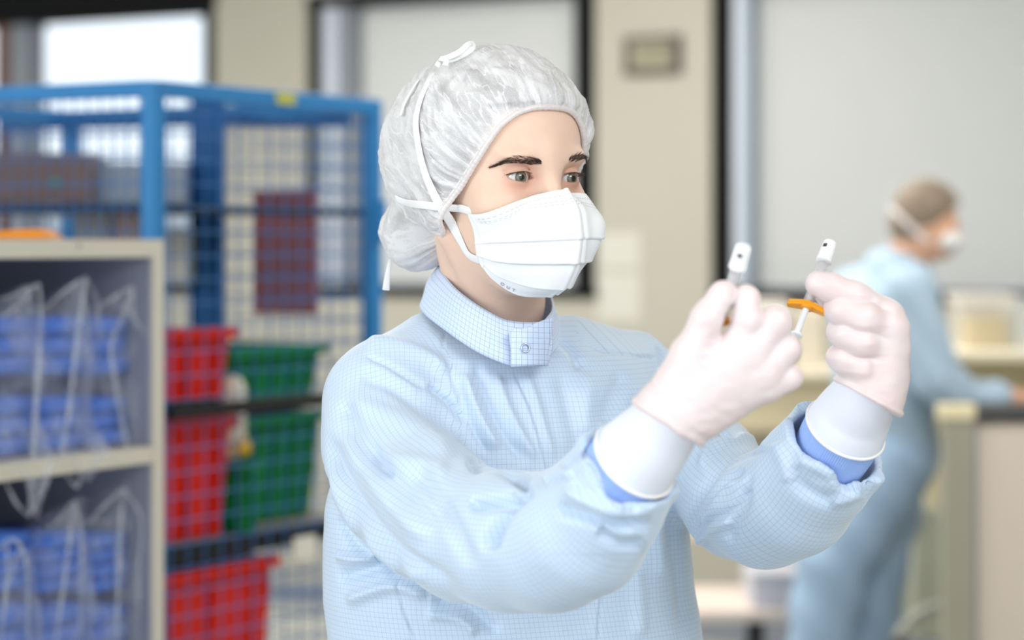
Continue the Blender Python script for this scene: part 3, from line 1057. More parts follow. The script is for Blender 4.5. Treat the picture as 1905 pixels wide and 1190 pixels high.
root = empty('transport_cart', tuple(W(1400, 1230, 6.9)), 'low cart with pinkish deck behind the far sleeve', 'cart')
mb = MB(); pbox(mb, 1290, 1500, 1136, 1156, 6.8, 0.5, 0.004); mb.build('cart_deck', mat('pinkish_deck', srgb(205, 190, 180), rough=0.6), root)
for a in (1392, 1480):
    mb = MB(); p = W(a, 1180, 6.85); z = CZ - (1156 - 450) * 6.85 / FPX
    mb.tube([(p[0], 6.85, z / 2 * 0.9), (p[0] + .04, 6.85, z / 2 * 0.9)], z / 2 * 0.9, n=20); mb.box(p[0] - .004, p[0] + .044, 6.84, 6.86, z / 2, z)
    mb.build('castor', blackst, root)
root = empty('stool', tuple(W(1725, 1280, 6.1)), 'stool base with curved grey arm beside the colleague\'s leg', 'stool')
mb = MB(); mb.tube(catmull(np.array([W(1668, 1190, 6.1), W(1690, 1158, 6.1), W(1725, 1135, 6.1), W(1775, 1122, 6.1)]), 16), 0.014, n=10); mb.build('curved_arm', mat('grey_tube', srgb(158, 158, 146), rough=0.4), root, smooth=True)
mb = MB(); mb.tube([W(1672, 1185, 6.1), np.array([W(1672, 0, 6.1)[0], 6.1, 0.0])], 0.02, n=12); mb.build('foot', blackst, root, smooth=True)

# ================================================================== colleague, stooping over the table
YB = 6.55
def B(px, py, dy, r): return (W(px, py, YB + dy), r * (YB + dy) / FPX)
def col_body(p):
    d = ell(p, W(1722, 408, YB), (0.082, 0.080, 0.100))
    d = smin(d, cone(p, W(1742, 440, YB), W(1750, 452, YB - .01), 0.055, 0.045), 0.03)
    d = smin(d, cone(p, W(1700, 455, YB), W(1672, 520, YB + .02), 0.052, 0.060), 0.03)
    # nose and ear
    d = smin(d, cone(p, W(1772, 425, YB), W(1783, 442, YB), 0.008, 0.011), 0.01)
    d = smin(d, ell(p, W(1712, 425, YB - .08), (0.014, 0.006, 0.026)), 0.006)
    d = smin(d, chain(p, [B(1662, 560, 0.02, 34), B(1650, 700, 0.03, 44), B(1650, 850, 0.05, 50)]), 0.05)
    for dy, s in ((-0.12, 0), (0.12, 1)):
        d = smin(d, chain(p, [B(1690 - 60 * s, 560, dy, 24), B(1735 - 70 * s, 700, dy * 1.1, 24), B(1795, 745, dy * .8, 22), B(1868, 738, dy * .7, 18)]), 0.02)
        d = smin(d, cone(p, W(1868, 735, YB + dy * .7), W(1905, 740, YB + dy * .7), 0.026, 0.018), 0.01)
        for k in range(4):
            d = smin(d, cone(p, W(1900, 736 + k * 4, YB + dy * .7), W(1928, 744 + k * 7, YB + dy * .7 - .01), 0.009, 0.007), 0.004)
    for dx, dy in ((-45, -0.05), (24, 0.06)):
        d = smin(d, chain(p, [B(1655, 870, dy + .04, 45), B(1594 + dx, 1050, dy, 40), B(1578 + dx * 1.25, 1240, dy, 36), B(1570 + dx * 1.3, 1440, dy + .03, 28)]), 0.03)
        foot = W(1575 + dx * 1.3, 1440, YB + dy)
        d = smin(d, ell(p, (foot[0] + 0.05, foot[1] - .02, 0.035), (0.12, 0.045, 0.035)), 0.02)
    return d


def col_gown(p):
    t = chain(p, [B(1668, 520, 0.02, 68), B(1648, 600, 0.02, 96), B(1648, 720, 0.03, 92), B(1658, 830, 0.05, 84), B(1660, 900, 0.05, 84)], 0.03)
    d = t
    for dy, s in ((-0.13, 0), (0.13, 1)):
        d = smin(d, chain(p, [B(1690 - 90 * s, 545, dy, 54), B(1738 - 80 * s, 700, dy * 1.1, 47), B(1790, 745, dy * .8, 42), B(1852, 740, dy * .7, 32)]), 0.025)
    d = d + 0.004 * np.sin(p[:, 2] * 45 + p[:, 0] * 60)
    d = smax(d, (0.86 - p[:, 2]), 0.01)
    # neck opening
    return smax(d, -cone(p, W(1700, 440, YB), W(1690, 480, YB), 0.062, 0.050), 0.005)


def col_legs(p):
    d = None
    for dx, dy in ((-45, -0.05), (24, 0.06)):
        e = chain(p, [B(1655, 870, dy + .04, 78), B(1594 + dx, 1050, dy, 70), B(1578 + dx * 1.25, 1240, dy, 62), B(1570 + dx * 1.3, 1440, dy + .03, 52)])
        d = e if d is None else smin(d, e, 0.03)
    d = d + 0.005 * np.sin(p[:, 2] * 38 + p[:, 0] * 30)
    return smax(d, 0.05 - p[:, 2], 0.01)


skin2 = mat('colleague_skin', srgb(220, 170, 140), rough=0.55, var=0.05)
cpv, cpq = nets(col_body, (0.45, 6.1, -0.02), (1.50, 7.0, 1.75), 0.011)
colleague = mesh_np('person', cpv, cpq, skin2)
tag(colleague, 'colleague in a blue gown stooping over the worktop in the background', 'person')
v_, q_ = nets(col_gown, (0.45, 6.1, 0.8), (1.45, 7.0, 1.60), 0.011)
cg = cloth if False else mat('colleague_gown_cloth', srgb(165, 186, 203), rough=0.8, var=0.04)
mesh_np('gown', v_, q_, cg, colleague)
v_, q_ = nets(col_legs, (0.45, 6.1, 0.0), (1.45, 7.0, 1.15), 0.012)
mesh_np('trousers', v_, q_, mat('trouser_cloth', srgb(148, 172, 196), rough=0.8, var=0.05), colleague)
for k_, (dx, dy) in enumerate(((-45, -0.05), (24, 0.06))):
    f_ = W(1575 + dx * 1.3, 1440, YB + dy)
    sh_ = lambda p: smax(smin(ell(p, (f_[0] + 0.05, f_[1] - .02, 0.038), (0.135, 0.054, 0.044)), ell(p, (f_[0] - 0.01, f_[1] - .02, 0.075), (0.058, 0.05, 0.045)), 0.02), -p[:, 2] + 0.002, 0.004)
    v_, q_ = nets(sh_, np.array([f_[0] - .15, f_[1] - .12, -.02]), np.array([f_[0] + .25, f_[1] + .1, .16]), 0.008)
    mesh_np('shoe', v_, q_, mat('white_shoe', srgb(225, 225, 222), rough=0.5), colleague)
# hair under a thin cover
hc_ = W(1722, 393, YB)
def col_hair(p):
    d = ell(p, hc_, (0.091, 0.090, 0.088))
    d = smin(d, ell(p, W(1692, 420, YB), (0.052, 0.07, 0.060)), 0.03)
    return smax(d, (p[:, 0] - hc_[0]) * 0.62 - (p[:, 2] - hc_[2]) * 0.8 - 0.035, 0.008)
v_, q_ = nets(col_hair, hc_ - 0.17, hc_ + 0.17, 0.008)
mesh_np('hair', v_, q_, mat('dark_blond_hair', srgb(112, 88, 60), rough=0.6, var=0.15, scale=20), colleague)
v_, q_ = nets(lambda p: col_hair(p) - 0.008, hc_ - 0.18, hc_ + 0.18, 0.008)
mesh_np('hair_cover', v_, q_, film('thin_cover', (0.8, 0.8, 0.78, 1), 0.16, scale=20, streak=0.05), colleague)
# mask and its tape
def col_mask(p):
    d = ell(p, W(1757, 447, YB), (0.050, 0.074, 0.040))
    return smax(d, (p[:, 2] - W(0, 428, YB)[2]) + (p[:, 0] - W(1757, 0, YB)[0]) * 0.25, 0.006)
v_, q_ = nets(col_mask, W(1757, 447, YB) - 0.12, W(1757, 447, YB) + 0.12, 0.007)
mesh_np('face_mask', v_, q_, mat('colleague_mask', (0.80, 0.78, 0.76, 1), rough=0.8), colleague)
mb = MB()
pts = [W(1655, 385, YB - .06), W(1680, 408, YB - .098), W(1705, 432, YB - .100), W(1728, 450, YB - .09)]
mb.tube(catmull(np.array(pts), 20), 0.007, n=8)
mb.build('mask_tape', mat('tape_grey', (0.72, 0.68, 0.66, 1), rough=0.8), colleague, smooth=True)

# ================================================================== the person in front: head
HYAW = math.radians(36)
HC, HS = math.cos(HYAW), math.sin(HYAW)
HO = W(935, 329, 2.51)
HR = np.array([[HC, HS, 0], [HS, -HC, 0], [0, 0, 1]])     # rows: local x (her left), y (forward), z (up) in world


def L2W(q):
    return HO + np.asarray(q, float) @ HR


def W2L(p):
    return (p - HO) @ HR.T


EYES = [(-0.0315, 0.0665, -0.0022), (0.0315, 0.0665, -0.0022)]
ER = 0.0124


def lid_curves(x, side):
    """upper and lower lid heights over the eyeball, x measured from its centre, side=-1 her right"""
    t = np.clip(np.where(x * side < 0, x * side / 0.0138, x * side / 0.0152), -1, 1)          # -1 inner corner, 1 outer corner
    base = 0.0008 * t
    up = base + 0.0052 * np.maximum(1 - t ** 2, 0) ** 0.7 * (1 - 0.15 * t)
    lo = base - 0.0047 * np.maximum(1 - t ** 2, 0) ** 0.8 * (1 + 0.15 * t)
    return up, lo


def head_sdf_local(q, lids=True):
    sym = q.copy(); sym[:, 0] = np.abs(sym[:, 0])
    d = ell(q, (0, -0.012, 0.034), (0.0745, 0.095, 0.089))
    d = smin(d, ell(q, (0, 0.030, 0.030), (0.060, 0.056, 0.062)), 0.02)
    d = smin(d, ell(q, (0, 0.022, -0.045), (0.0605, 0.058, 0.074)), 0.03)
    d = smin(d, ell(q, (0, 0.052, -0.098), (0.026, 0.026, 0.020)), 0.03)
    d = smin(d, ell(sym, (0.041, 0.051, -0.030), (0.024, 0.024, 0.021)), 0.02)
    d = smin(d, ell(sym, (0.026, 0.071, 0.0195), (0.026, 0.015, 0.008)), 0.012)
    d = smin(d, ell(q, (0, 0.079, 0.016), (0.013, 0.012, 0.018)), 0.014)
    # sockets
    d = smax(d, -ell(sym, (0.0325, 0.0885, -0.0025), (0.0175, 0.0125, 0.0115)), 0.010)
    # nose, mouth
    d = smin(d, cone(q, (0, 0.0775, 0.008), (0, 0.1005, -0.038), 0.0058, 0.0085), 0.012)
    d = smin(d, ell(q, (0, 0.099, -0.042), (0.0115, 0.012, 0.010)), 0.008)
    d = smin(d, ell(sym, (0.0115, 0.088, -0.043), (0.008, 0.010, 0.008)), 0.006)
    d = smin(d, ell(q, (0, 0.084, -0.0665), (0.022, 0.009, 0.0042)), 0.008)
    d = smin(d, ell(q, (0, 0.082, -0.0745), (0.019, 0.009, 0.0048)), 0.008)
    # ears (under the cap)
    d = smin(d, ell(sym, (0.074, -0.012, -0.012), (0.008, 0.017, 0.030)), 0.006)
    # inner corner of the eyes, lids
    for (ex, ey, ez), sd in zip(EYES, (-1, 1)):
        e = q - np.array([ex, ey, ez])
        r = np.sqrt((e ** 2).sum(1))
        d = smin(d, r - (ER + 0.0019), 0.0035)
        if lids:
            up, lo = lid_curves(e[:, 0], sd)
            a2 = np.maximum(e[:, 2] - up, lo - e[:, 2])
            a2 = np.maximum(a2, np.abs(e[:, 0]) - 0.0152)
            a2 = np.maximum(a2, 0.0035 - e[:, 1])
            d = smax(d, -a2 * 0.85, 0.0012)
            # fold of the upper lid
            fx = np.linspace(-0.0095, 0.0150, 9) * sd
            fz = lid_curves(fx, sd)[0] + 0.0036 + 0.0012 * np.cos(fx * 90)
            fy = np.sqrt(np.maximum((ER + 0.0034) ** 2 - fx ** 2 - fz ** 2, 1e-8))
            m = np.abs(e).max(1) < 0.022
            if m.any():
                c = chain(e[m], [((a_, b_, c_), 0.0009) for a_, b_, c_ in zip(fx, fy, fz)], 0)
                d[m] = smax(d[m], -c, 0.0022)
    return d


NECK = [(L2W((0, -0.035, -0.05)), 0.054), (W(922, 560, 2.555), 0.050), (W(905, 640, 2.60), 0.060)]


def neck_sdf(p):
    d = chain(p, NECK, 0.01)
    # the two neck cords towards the collar bones
    d = smin(d, cone(p, L2W((-0.058, -0.015, -0.06)), W(965, 640, 2.52), 0.012, 0.010), 0.02)
    return d


def body_head(p):
    return smin(head_sdf_local(W2L(p)), neck_sdf(p), 0.018)


SHO = [(W(860, 650, 2.57), 0.055), (W(760, 690, 2.53), 0.055)]


def pxr(px, py, Y, r):
    return (W(px, py, Y), r * Y / FPX)


ARM_R = [pxr(712, 745, 2.50, 104), pxr(718, 825, 2.47, 116), pxr(748, 895, 2.43, 124), pxr(805, 950, 2.37, 126), pxr(870, 992, 2.31, 124),
         pxr(950, 1006, 2.26, 126), pxr(1025, 1008, 2.22, 126), pxr(1080, 985, 2.19, 124), pxr(1125, 935, 2.165, 108), pxr(1168, 872, 2.14, 96), pxr(1205, 822, 2.12, 94)]
ARM_L = [pxr(1165, 700, 2.68, 84), pxr(1245, 790, 2.64, 92), pxr(1315, 870, 2.57, 96), pxr(1375, 935, 2.50, 100), pxr(1425, 950, 2.44, 104),
         pxr(1475, 925, 2.41, 108), pxr(1520, 872, 2.38, 104), pxr(1566, 812, 2.35, 99), pxr(1600, 768, 2.33, 97)]
# torso: rows of (py, centre px, half width px, depth centre Y, half depth m)
TOR = np.array([(560, 905, 60, 2.60, 0.05), (590, 905, 105, 2.60, 0.065), (625, 925, 205, 2.60, 0.080), (660, 940, 255, 2.595, 0.095), (720, 945, 285, 2.59, 0.112),
                (800, 948, 300, 2.585, 0.125), (900, 952, 322, 2.58, 0.130), (1000, 955, 334, 2.58, 0.130), (1100, 960, 340, 2.58, 0.130),
                (1190, 975, 338, 2.58, 0.132), (1400, 980, 350, 2.58, 0.14), (1700, 980, 360, 2.58, 0.15)], float)
TZ = CZ - (TOR[:, 0] - HY) * 2.58 / FPX
TX = (TOR[:, 1] - 952.5) * 2.5 / FPX
TA = TOR[:, 2] * 2.5 / FPX
TYAW = math.radians(24)


def torso_par(z):
    zz = -z
    f = lambda a: np.interp(zz, -TZ, a)
    return f(TX), f(TA), f(TOR[:, 3]), f(TOR[:, 4])


def torso_sdf(p, shrink=0.0):
    cx, a, cy, b = torso_par(p[:, 2])
    a = a - shrink; b = b - shrink
    x = p[:, 0] - cx; y = p[:, 1] - cy
    # turned to the right: rotate the section, keeping its silhouette width
    c, s = math.cos(TYAW), math.sin(TYAW)
    u = x * c + y * s; v = -x * s + y * c
    aa = np.sqrt(np.maximum(a * a - (b * s) ** 2, 1e-4)) / c
    n = 2.4
    k = (np.abs(u / aa) ** n + np.abs(v / b) ** n) ** (1 / n)
    d = (k - 1) * np.minimum(aa, b) * 0.9
    top = TZ[0] - 0.0
    return smax(d, p[:, 2] - (top - 0.02), 0.03)


def body_low(p):
    d = torso_sdf(p, 0.018)
    d = smin(d, chain(p, [(a, r * .62) for a, r in ARM_R[:8]], 0.02), 0.03)
    d = smin(d, chain(p, [(a, r * .62) for a, r in ARM_L[:6]], 0.02), 0.03)
    d = smin(d, neck_sdf(p) + 0.008, 0.02)
    return np.maximum(d, 0.66 - p[:, 2])


skin = mat('skin', srgb(230, 197, 177), rough=0.48, var=0.05, scale=60, sss=0.35, spec=0.35, bump=0.05)
nt = skin.node_tree
# rosier lids and inner eye corners: real skin colour differences, by distance from each eye
_b = nt.nodes['Principled BSDF']
_src = _b.inputs['Base Color'].links[0].from_socket
for e in EYES:
    geo = nt.nodes.new('ShaderNodeNewGeometry')
    vd = nt.nodes.new('ShaderNodeVectorMath'); vd.operation = 'DISTANCE'
    vd.inputs[1].default_value = tuple(L2W(np.array(e) + np.array([0, 0.012, -0.001])))
    nt.links.new(geo.outputs['Position'], vd.inputs[0])
    mr = nt.nodes.new('ShaderNodeMapRange')
    mr.interpolation_type = 'SMOOTHSTEP'
    mr.inputs['From Min'].default_value = 0.012; mr.inputs['From Max'].default_value = 0.027
    mr.inputs['To Min'].default_value = 0.55; mr.inputs['To Max'].default_value = 0.0
    nt.links.new(vd.outputs['Value'], mr.inputs['Value'])
    mx = nt.nodes.new('ShaderNodeMix'); mx.data_type = 'RGBA'
    nt.links.new(mr.outputs[0], mx.inputs[0]); nt.links.new(_src, mx.inputs[6])
    mx.inputs[7].default_value = srgb(205, 140, 118)
    _src = mx.outputs[2]
nt.links.new(_src, _b.inputs['Base Color'])

P1, Q1 = nets(body_head, HO + np.array([-0.11, -0.13, -0.20]), HO + np.array([0.13, 0.13, 0.14]), 0.00125)
keep = (P1[:, 2] > HO[2] - 0.190)
P1, Q1 = drop(P1, Q1, keep)
P2, Q2 = nets(body_low, (-0.45, 1.95, 0.64), (0.45, 2.85, 1.47), 0.009)
person = mesh_np('person', np.concatenate([P1, P2]), np.concatenate([Q1, Q2 + len(P1)]), skin)
tag(person, 'woman in a pale blue checked gown, hair cover and white mask holding up two syringes', 'person')

# ---- eyes
sclera = bpy.data.materials.new('eye_surface')
sclera.use_nodes = True
nt = sclera.node_tree
b = nt.nodes['Principled BSDF']
tc = nd(nt, 'ShaderNodeTexCoord')
uvs = nd(nt, 'ShaderNodeSeparateXYZ')
nt.links.new(tc.outputs['UV'], uvs.inputs[0])
cr = nd(nt, 'ShaderNodeValToRGB')          # u = angle from the gaze axis / 90 deg
el = cr.color_ramp.elements
el[0].position = 0.0; el[0].color = (0.006, 0.005, 0.005, 1)
el[1].position = 0.13; el[1].color = (0.006, 0.005, 0.005, 1)
for p_, c_ in ((0.15, (0.13, 0.085, 0.045, 1)), (0.22, (0.23, 0.21, 0.15, 1)), (0.30, (0.14, 0.14, 0.115, 1)), (0.34, (0.035, 0.035, 0.035, 1)),
               (0.365, (0.42, 0.40, 0.39, 1)), (0.42, (0.62, 0.58, 0.57, 1)), (0.9, (0.58, 0.46, 0.43, 1))):
    e = el.new(p_); e.color = c_
wv = nd(nt, 'ShaderNodeTexNoise'); wv.inputs['Scale'].default_value = 1.0; wv.inputs['Detail'].default_value = 5
cmb = nd(nt, 'ShaderNodeCombineXYZ')
ml = nd(nt, 'ShaderNodeMath', operation='MULTIPLY'); ml.inputs[1].default_value = 60
nt.links.new(uvs.outputs['Y'], ml.inputs[0]); nt.links.new(ml.outputs[0], cmb.inputs['X'])
ml2 = nd(nt, 'ShaderNodeMath', operation='MULTIPLY'); ml2.inputs[1].default_value = 6
nt.links.new(uvs.outputs['X'], ml2.inputs[0]); nt.links.new(ml2.outputs[0], cmb.inputs['Y'])
nt.links.new(cmb.outputs[0], wv.inputs['Vector'])
nt.links.new(uvs.outputs['X'], cr.inputs[0])
mx = nt.nodes.new('ShaderNodeMix'); mx.data_type = 'RGBA'; mx.blend_type = 'MULTIPLY'; mx.inputs[0].default_value = 0.55
nt.links.new(cr.outputs[0], mx.inputs[6]); nt.links.new(wv.outputs['Fac'], mx.inputs[7])
mx2 = nt.nodes.new('ShaderNodeMix'); mx2.data_type = 'RGBA'
gt = nd(nt, 'ShaderNodeMath', operation='GREATER_THAN'); gt.inputs[1].default_value = 0.36
nt.links.new(uvs.outputs['X'], gt.inputs[0]); nt.links.new(gt.outputs[0], mx2.inputs[0])
nt.links.new(mx.outputs[2], mx2.inputs[6]); nt.links.new(cr.outputs[0], mx2.inputs[7])
nt.links.new(mx2.outputs[2], b.inputs['Base Color'])
b.inputs['Roughness'].default_value = 0.08
b.inputs['Specular IOR Level'].default_value = 0.6
b.inputs['Coat Weight'].default_value = 0.6
b.inputs['Coat Roughness'].default_value = 0.02

for (ex, ey, ez), gy, pp in zip(EYES, (-7, 2), (-3, -3)):
    g = math.radians(gy)
    ax = np.array([math.sin(g), math.cos(g) * math.cos(math.radians(pp)), math.sin(math.radians(pp))])
    ax /= np.linalg.norm(ax)
    s_ = np.cross(ax, (0, 0, 1)); s_ /= np.linalg.norm(s_); u_ = np.cross(s_, ax)
    V, Fq, UV = [], [], []
    NR, NS = 40, 48
    for i in range(NR + 1):
        th = math.pi * i / NR * 0.62
        r = ER + 0.0009 * max(0, 1 - (th / 0.5) ** 2)
        for k in range(NS):
            ph = 2 * math.pi * k / NS
            v = ax * math.cos(th) + (s_ * math.cos(ph) + u_ * math.sin(ph)) * math.sin(th)
            V.append(L2W(np.array([ex, ey, ez]) + v * r))
    for i in range(NR):
        for k in range(NS):
            k2 = (k + 1) % NS
            Fq.append((i * NS + k, i * NS + k2, (i + 1) * NS + k2, (i + 1) * NS + k))
            u0, u1 = i / NR * 0.62 * 2, (i + 1) / NR * 0.62 * 2
            UV += [(u0, k / NS), (u0, (k + 1) / NS), (u1, (k + 1) / NS), (u1, k / NS)]
    o = mesh_np('eye', V, np.array(Fq), sclera, person, uv=UV)
    o['label'] = 'grey-green iris under half lowered lid'

# ---- brows and lashes: tapered hairs set on the skin
hair_m = mat('brow_hair', srgb(74, 56, 50), rough=0.6, var=0.25, scale=200)
fh = lambda p: body_head(p)


def hairs(name, roots, dirs, lens, r, parent, curl=None, segs=4):
    mb = MB()
    for i, (a, d, L) in enumerate(zip(roots, dirs, lens)):
        pts, rad = [], []
        for k in range(segs + 1):
            t = k / segs
            q = a + d * (L * t)
            if curl is not None: q = q + curl[i] * (L * t * t)
            pts.append(q); rad.append(r * (1 - 0.85 * t))
        mb.tube(pts, r, n=3, cap=False, radii=rad)
    return mb.build(name, hair_m, parent, smooth=True)


def surf_n(p):
    g, _ = grad(body_head, p[None], 1e-3)
    return g[0]


for line, th0, flip in (([(1009, 303, 7), (990, 300, 14), (965, 297, 13), (945, 300, 9), (928, 306, 5), (919, 309, 2)], 6, 1),
                        ([(1057, 300, 8), (1070, 296, 12), (1080, 293, 11), (1087, 293, 9), (1092, 296, 5)], 6, -1)):
    ln = np.array(line, float)
    cu = catmull(ln, 40)
    R_, D_, Ls, Cu = [], [], [], []
    nh = 540 if flip == 1 else 230
    for _ in range(nh):
        t = rng.random() ** 1.15
        i = min(int(t * 39), 38); c = cu[i] * (1 - (t * 39 - i)) + cu[i + 1] * (t * 39 - i)
        v = rng.uniform(-0.5, 0.5)
        x, y = c[0], c[1] + v * c[2]
        p = hit(x, y, fh, 2.3, 2.7)
        n = surf_n(p)
        tx = cu[min(i + 3, 39)][:2] - cu[max(i - 3, 0)][:2]
        tx /= np.linalg.norm(tx) + 1e-9
        up = 0.75 * (1 - t) ** 1.2 + (-0.25 if v < 0 else 0.15) * 0.6 + rng.normal(0, 0.12)
        dirw = np.array([tx[0], 0, -tx[1]]) + np.array([0, 0, up])
        dirw -= n * (dirw @ n); dirw /= np.linalg.norm(dirw)
        dirw = dirw + n * 0.30
        R_.append(p - n * 0.0003); D_.append(dirw); Ls.append(rng.uniform(0.0045, 0.0075)); Cu.append(-n * 0.0)
    hairs('eyebrow', R_, D_, Ls, 0.00021, person, Cu)

for (ex, ey, ez), sd in zip(EYES, (-1, 1)):
    for upper in (True, False):
        R_, D_, Ls, Cu = [], [], [], []
        nl = (90 if sd < 0 else 110) if upper else 34
        for k in range(nl):
            t = -0.75 + 1.72 * (k + rng.random()) / nl
            t = min(t, 0.97)
            x = t * sd * 0.0150
            up, lo = lid_curves(np.array([x]), sd)
            z = (up if upper else lo)[0] + (0.0001 if upper else -0.0003)
            rr = ER + 0.0016
            y = math.sqrt(max(rr * rr - x * x - z * z, 1e-6))
            q = np.array([ex + x, ey + y, ez + z])
            L = (0.0042 + 0.0034 * max(t, 0) ** 1.5) if upper else 0.0022
            if sd > 0 and upper: L *= 1.25
            d = np.array([x * 30 + sd * 0.45 * t, 1.0, -0.30 if upper else -0.9]); d /= np.linalg.norm(d)
            cu_ = np.array([0, 0, 0.45 if upper else -0.1])
            R_.append(L2W(q)); D_.append((d + rng.normal(0, 0.07, 3)) @ HR); Ls.append(L * rng.uniform(.7, 1.1)); Cu.append(cu_ @ HR)
        hairs('eyelashes', R_, D_, Ls, 0.00016 if upper else 0.00009, person, Cu)
    # dark lash line along the upper lid rim
    tt_ = np.linspace(-0.9, 0.97, 26)
    xs_ = tt_ * sd * 0.0150
    ups = lid_curves(xs_, sd)[0] + 0.0001
    ys_ = np.sqrt(np.maximum((ER + 0.0020) ** 2 - xs_ ** 2 - ups ** 2, 1e-8))
    mb = MB()
    mb.tube([L2W((ex + a_, ey + b_, ez + c_)) for a_, b_, c_ in zip(xs_, ys_, ups)], 0.0004, n=6, radii=[0.0003 + 0.0003 * max(0, t) for t in tt_])
    mb.build('lash_line', hair_m, person, smooth=True)

# ================================================================== hair and hair cover
def edge_y(z):
    return np.interp(z, [-0.13, -0.085, -0.056, -0.028, 0.0, 0.025, 0.047, 0.062, 0.068, 0.073, 0.14],
                     [-0.090, -0.040, -0.006, 0.012, 0.035, 0.055, 0.067, 0.0755, 0.082, 0.12, 0.5])


def cap_base(q):
    d = ell(q, (0, -0.014, 0.035), (0.0765, 0.097, 0.087))
    d = smin(d, ell(q, (-0.004, -0.028, 0.032), (0.078, 0.102, 0.083)), 0.01)
    return d


def cap_core(q, grow=0.0):
    # distance behind the elastic edge; cover fits tight there and puffs out behind it
    e = edge_y(q[:, 2]) - q[:, 1]
    puff = 0.0030 + 0.0115 * (1 - np.exp(-np.maximum(e, 0) / 0.022))
    d = cap_base(q) - puff
    d = smin(d, ell(q, (-0.004, -0.080, 0.022), (0.082, 0.064, 0.088)), 0.02)
    d = smin(d, ell(q, (0.0, -0.062, 0.060), (0.055, 0.055, 0.050)), 0.03)
    d = smin(d, ell(q, (0.062, 0.026, 0.048), (0.028, 0.026, 0.036)), 0.02)
    d = smin(d, head_sdf_local(q, False) - 0.0040, 0.004)
    # ears and hair at the side
    s = q.copy(); s[:, 0] = np.abs(s[:, 0])
    d = smin(d, ell(s, (0.060, -0.018, -0.016), (0.026, 0.034, 0.045)), 0.02)
    # bun at the nape
    d = smin(d, ell(q, (-0.034, -0.108, -0.058), (0.040, 0.040, 0.040)), 0.016)
    d = smin(d, ell(q, (-0.026, -0.080, -0.040), (0.044, 0.040, 0.040)), 0.02)
    return d - grow


def hair_sdf(q):
    d = head_sdf_local(q, False) - 0.0012
    s = q.copy(); s[:, 0] = np.abs(s[:, 0])
    d = smin(d, ell(s, (0.058, -0.020, -0.020), (0.022, 0.034, 0.040)), 0.02)
    d = smin(d, ell(q, (-0.034, -0.108, -0.058), (0.030, 0.030, 0.031)), 0.02)
    d = smin(d, ell(q, (-0.026, -0.080, -0.030), (0.030, 0.030, 0.035)), 0.02)
    e = edge_y(q[:, 2]) - q[:, 1]
    d = np.maximum(d, -0.075 - q[:, 2] * 0.6 + q[:, 1] * 0.0 - (q[:, 1] < -0.06) * 1.0)
    return smax(d, 0.012 - e, 0.003)


hp, hq = nets(hair_sdf, (-0.1, -0.16, -0.12), (0.1, 0.12, 0.15), 0.0035)
hairmat = mat('brown_hair', srgb(104, 88, 90), rough=0.5, var=0.3, scale=25, bump=0.3)
mesh_np('hair', L2W(hp), hq, hairmat, person)

BN = np.array([0.0, -0.74, 0.67])         # axis of the elastic rim
BU = np.array([1.0, 0, 0]); BV = np.cross(BN, BU)
BC = np.array([0.0, 0.03, 0.015])


def cap_coords(q):
    r = q - BC
    return np.arctan2(r @ BU, -(r @ BV)), r @ BN


cp, cq = nets(cap_core, (-0.12, -0.19, -0.13), (0.12, 0.13, 0.17), 0.0021)
keep = cp[:, 1] < edge_y(cp[:, 2]) + 0.002
cp, cq = drop(cp, cq, keep)
cp0 = cp.copy()
# pleats running back from the elastic
ang, dst = cap_coords(cp)
g, _ = grad(cap_core, cp, 1e-3)
e = np.maximum(edge_y(cp[:, 2]) - cp[:, 1], 0)
wob = vnoise(np.stack([ang * 3, dst * 30], 1), 3) * 0.12
amp = 0.0020 * np.exp(-((e - 0.012) / 0.03) ** 2) + 0.0011 * np.exp(-((e - 0.05) / 0.05) ** 2) + 0.0006
ridge = lambda v: 1 - 2 * np.abs(v)
dd = amp * (ridge(vnoise(np.stack([(ang + wob) * 9, dst * 12], 1), 1)) + 0.35 * ridge(vnoise(np.stack([(ang + wob) * 26, dst * 24], 1), 2)) - 0.6)
crum = 0.0022 * ridge(vnoise(cp * 42 + 5, 4)) + 0.0010 * ridge(vnoise(cp * 90, 5))
far = np.clip((e - 0.07) / 0.06, 0, 1)
cp = cp + g * (dd + crum * (0.25 + 0.75 * far))[:, None]
uvv = np.stack([ang * 0.1, dst], 1)
capm = film('nonwoven_cover', (0.97, 0.955, 0.965, 1), 0.80, rough=0.6, streak=0.18, scale=1.0, transl=0.3, stretch=(48, 15, 1), uvs=True, lo=0.38, hi=0.60)
nt = capm.node_tree
_mr = [n for n in nt.nodes if n.bl_idname == 'ShaderNodeMapRange'][0]
_m3 = _mr.outputs[0].links[0].to_node
tc = nd(nt, 'ShaderNodeTexCoord')
mp = nd(nt, 'ShaderNodeMapping'); mp.inputs['Scale'].default_value = (85, 22, 1); mp.inputs['Rotation'].default_value = (0, 0, 0.12)
nt.links.new(tc.outputs['UV'], mp.inputs['Vector'])
n2 = nd(nt, 'ShaderNodeTexNoise'); n2.inputs['Scale'].default_value = 1.0; n2.inputs['Detail'].default_value = 2.5; n2.inputs['Distortion'].default_value = 0.15
nt.links.new(mp.outputs[0], n2.inputs['Vector'])
sb = nd(nt, 'ShaderNodeMath', operation='SUBTRACT'); sb.inputs[1].default_value = 0.5
ab = nd(nt, 'ShaderNodeMath', operation='ABSOLUTE')
lr = nd(nt, 'ShaderNodeMapRange'); lr.inputs['From Min'].default_value = 0.004; lr.inputs['From Max'].default_value = 0.030; lr.inputs['To Min'].default_value = 0.30; lr.inputs['To Max'].default_value = 0.0
ad = nd(nt, 'ShaderNodeMath', operation='ADD'); ad.use_clamp = True
fn = nd(nt, 'ShaderNodeTexNoise'); fn.inputs['Scale'].default_value = 900
nt.links.new(tc.outputs['Object'], fn.inputs['Vector'])
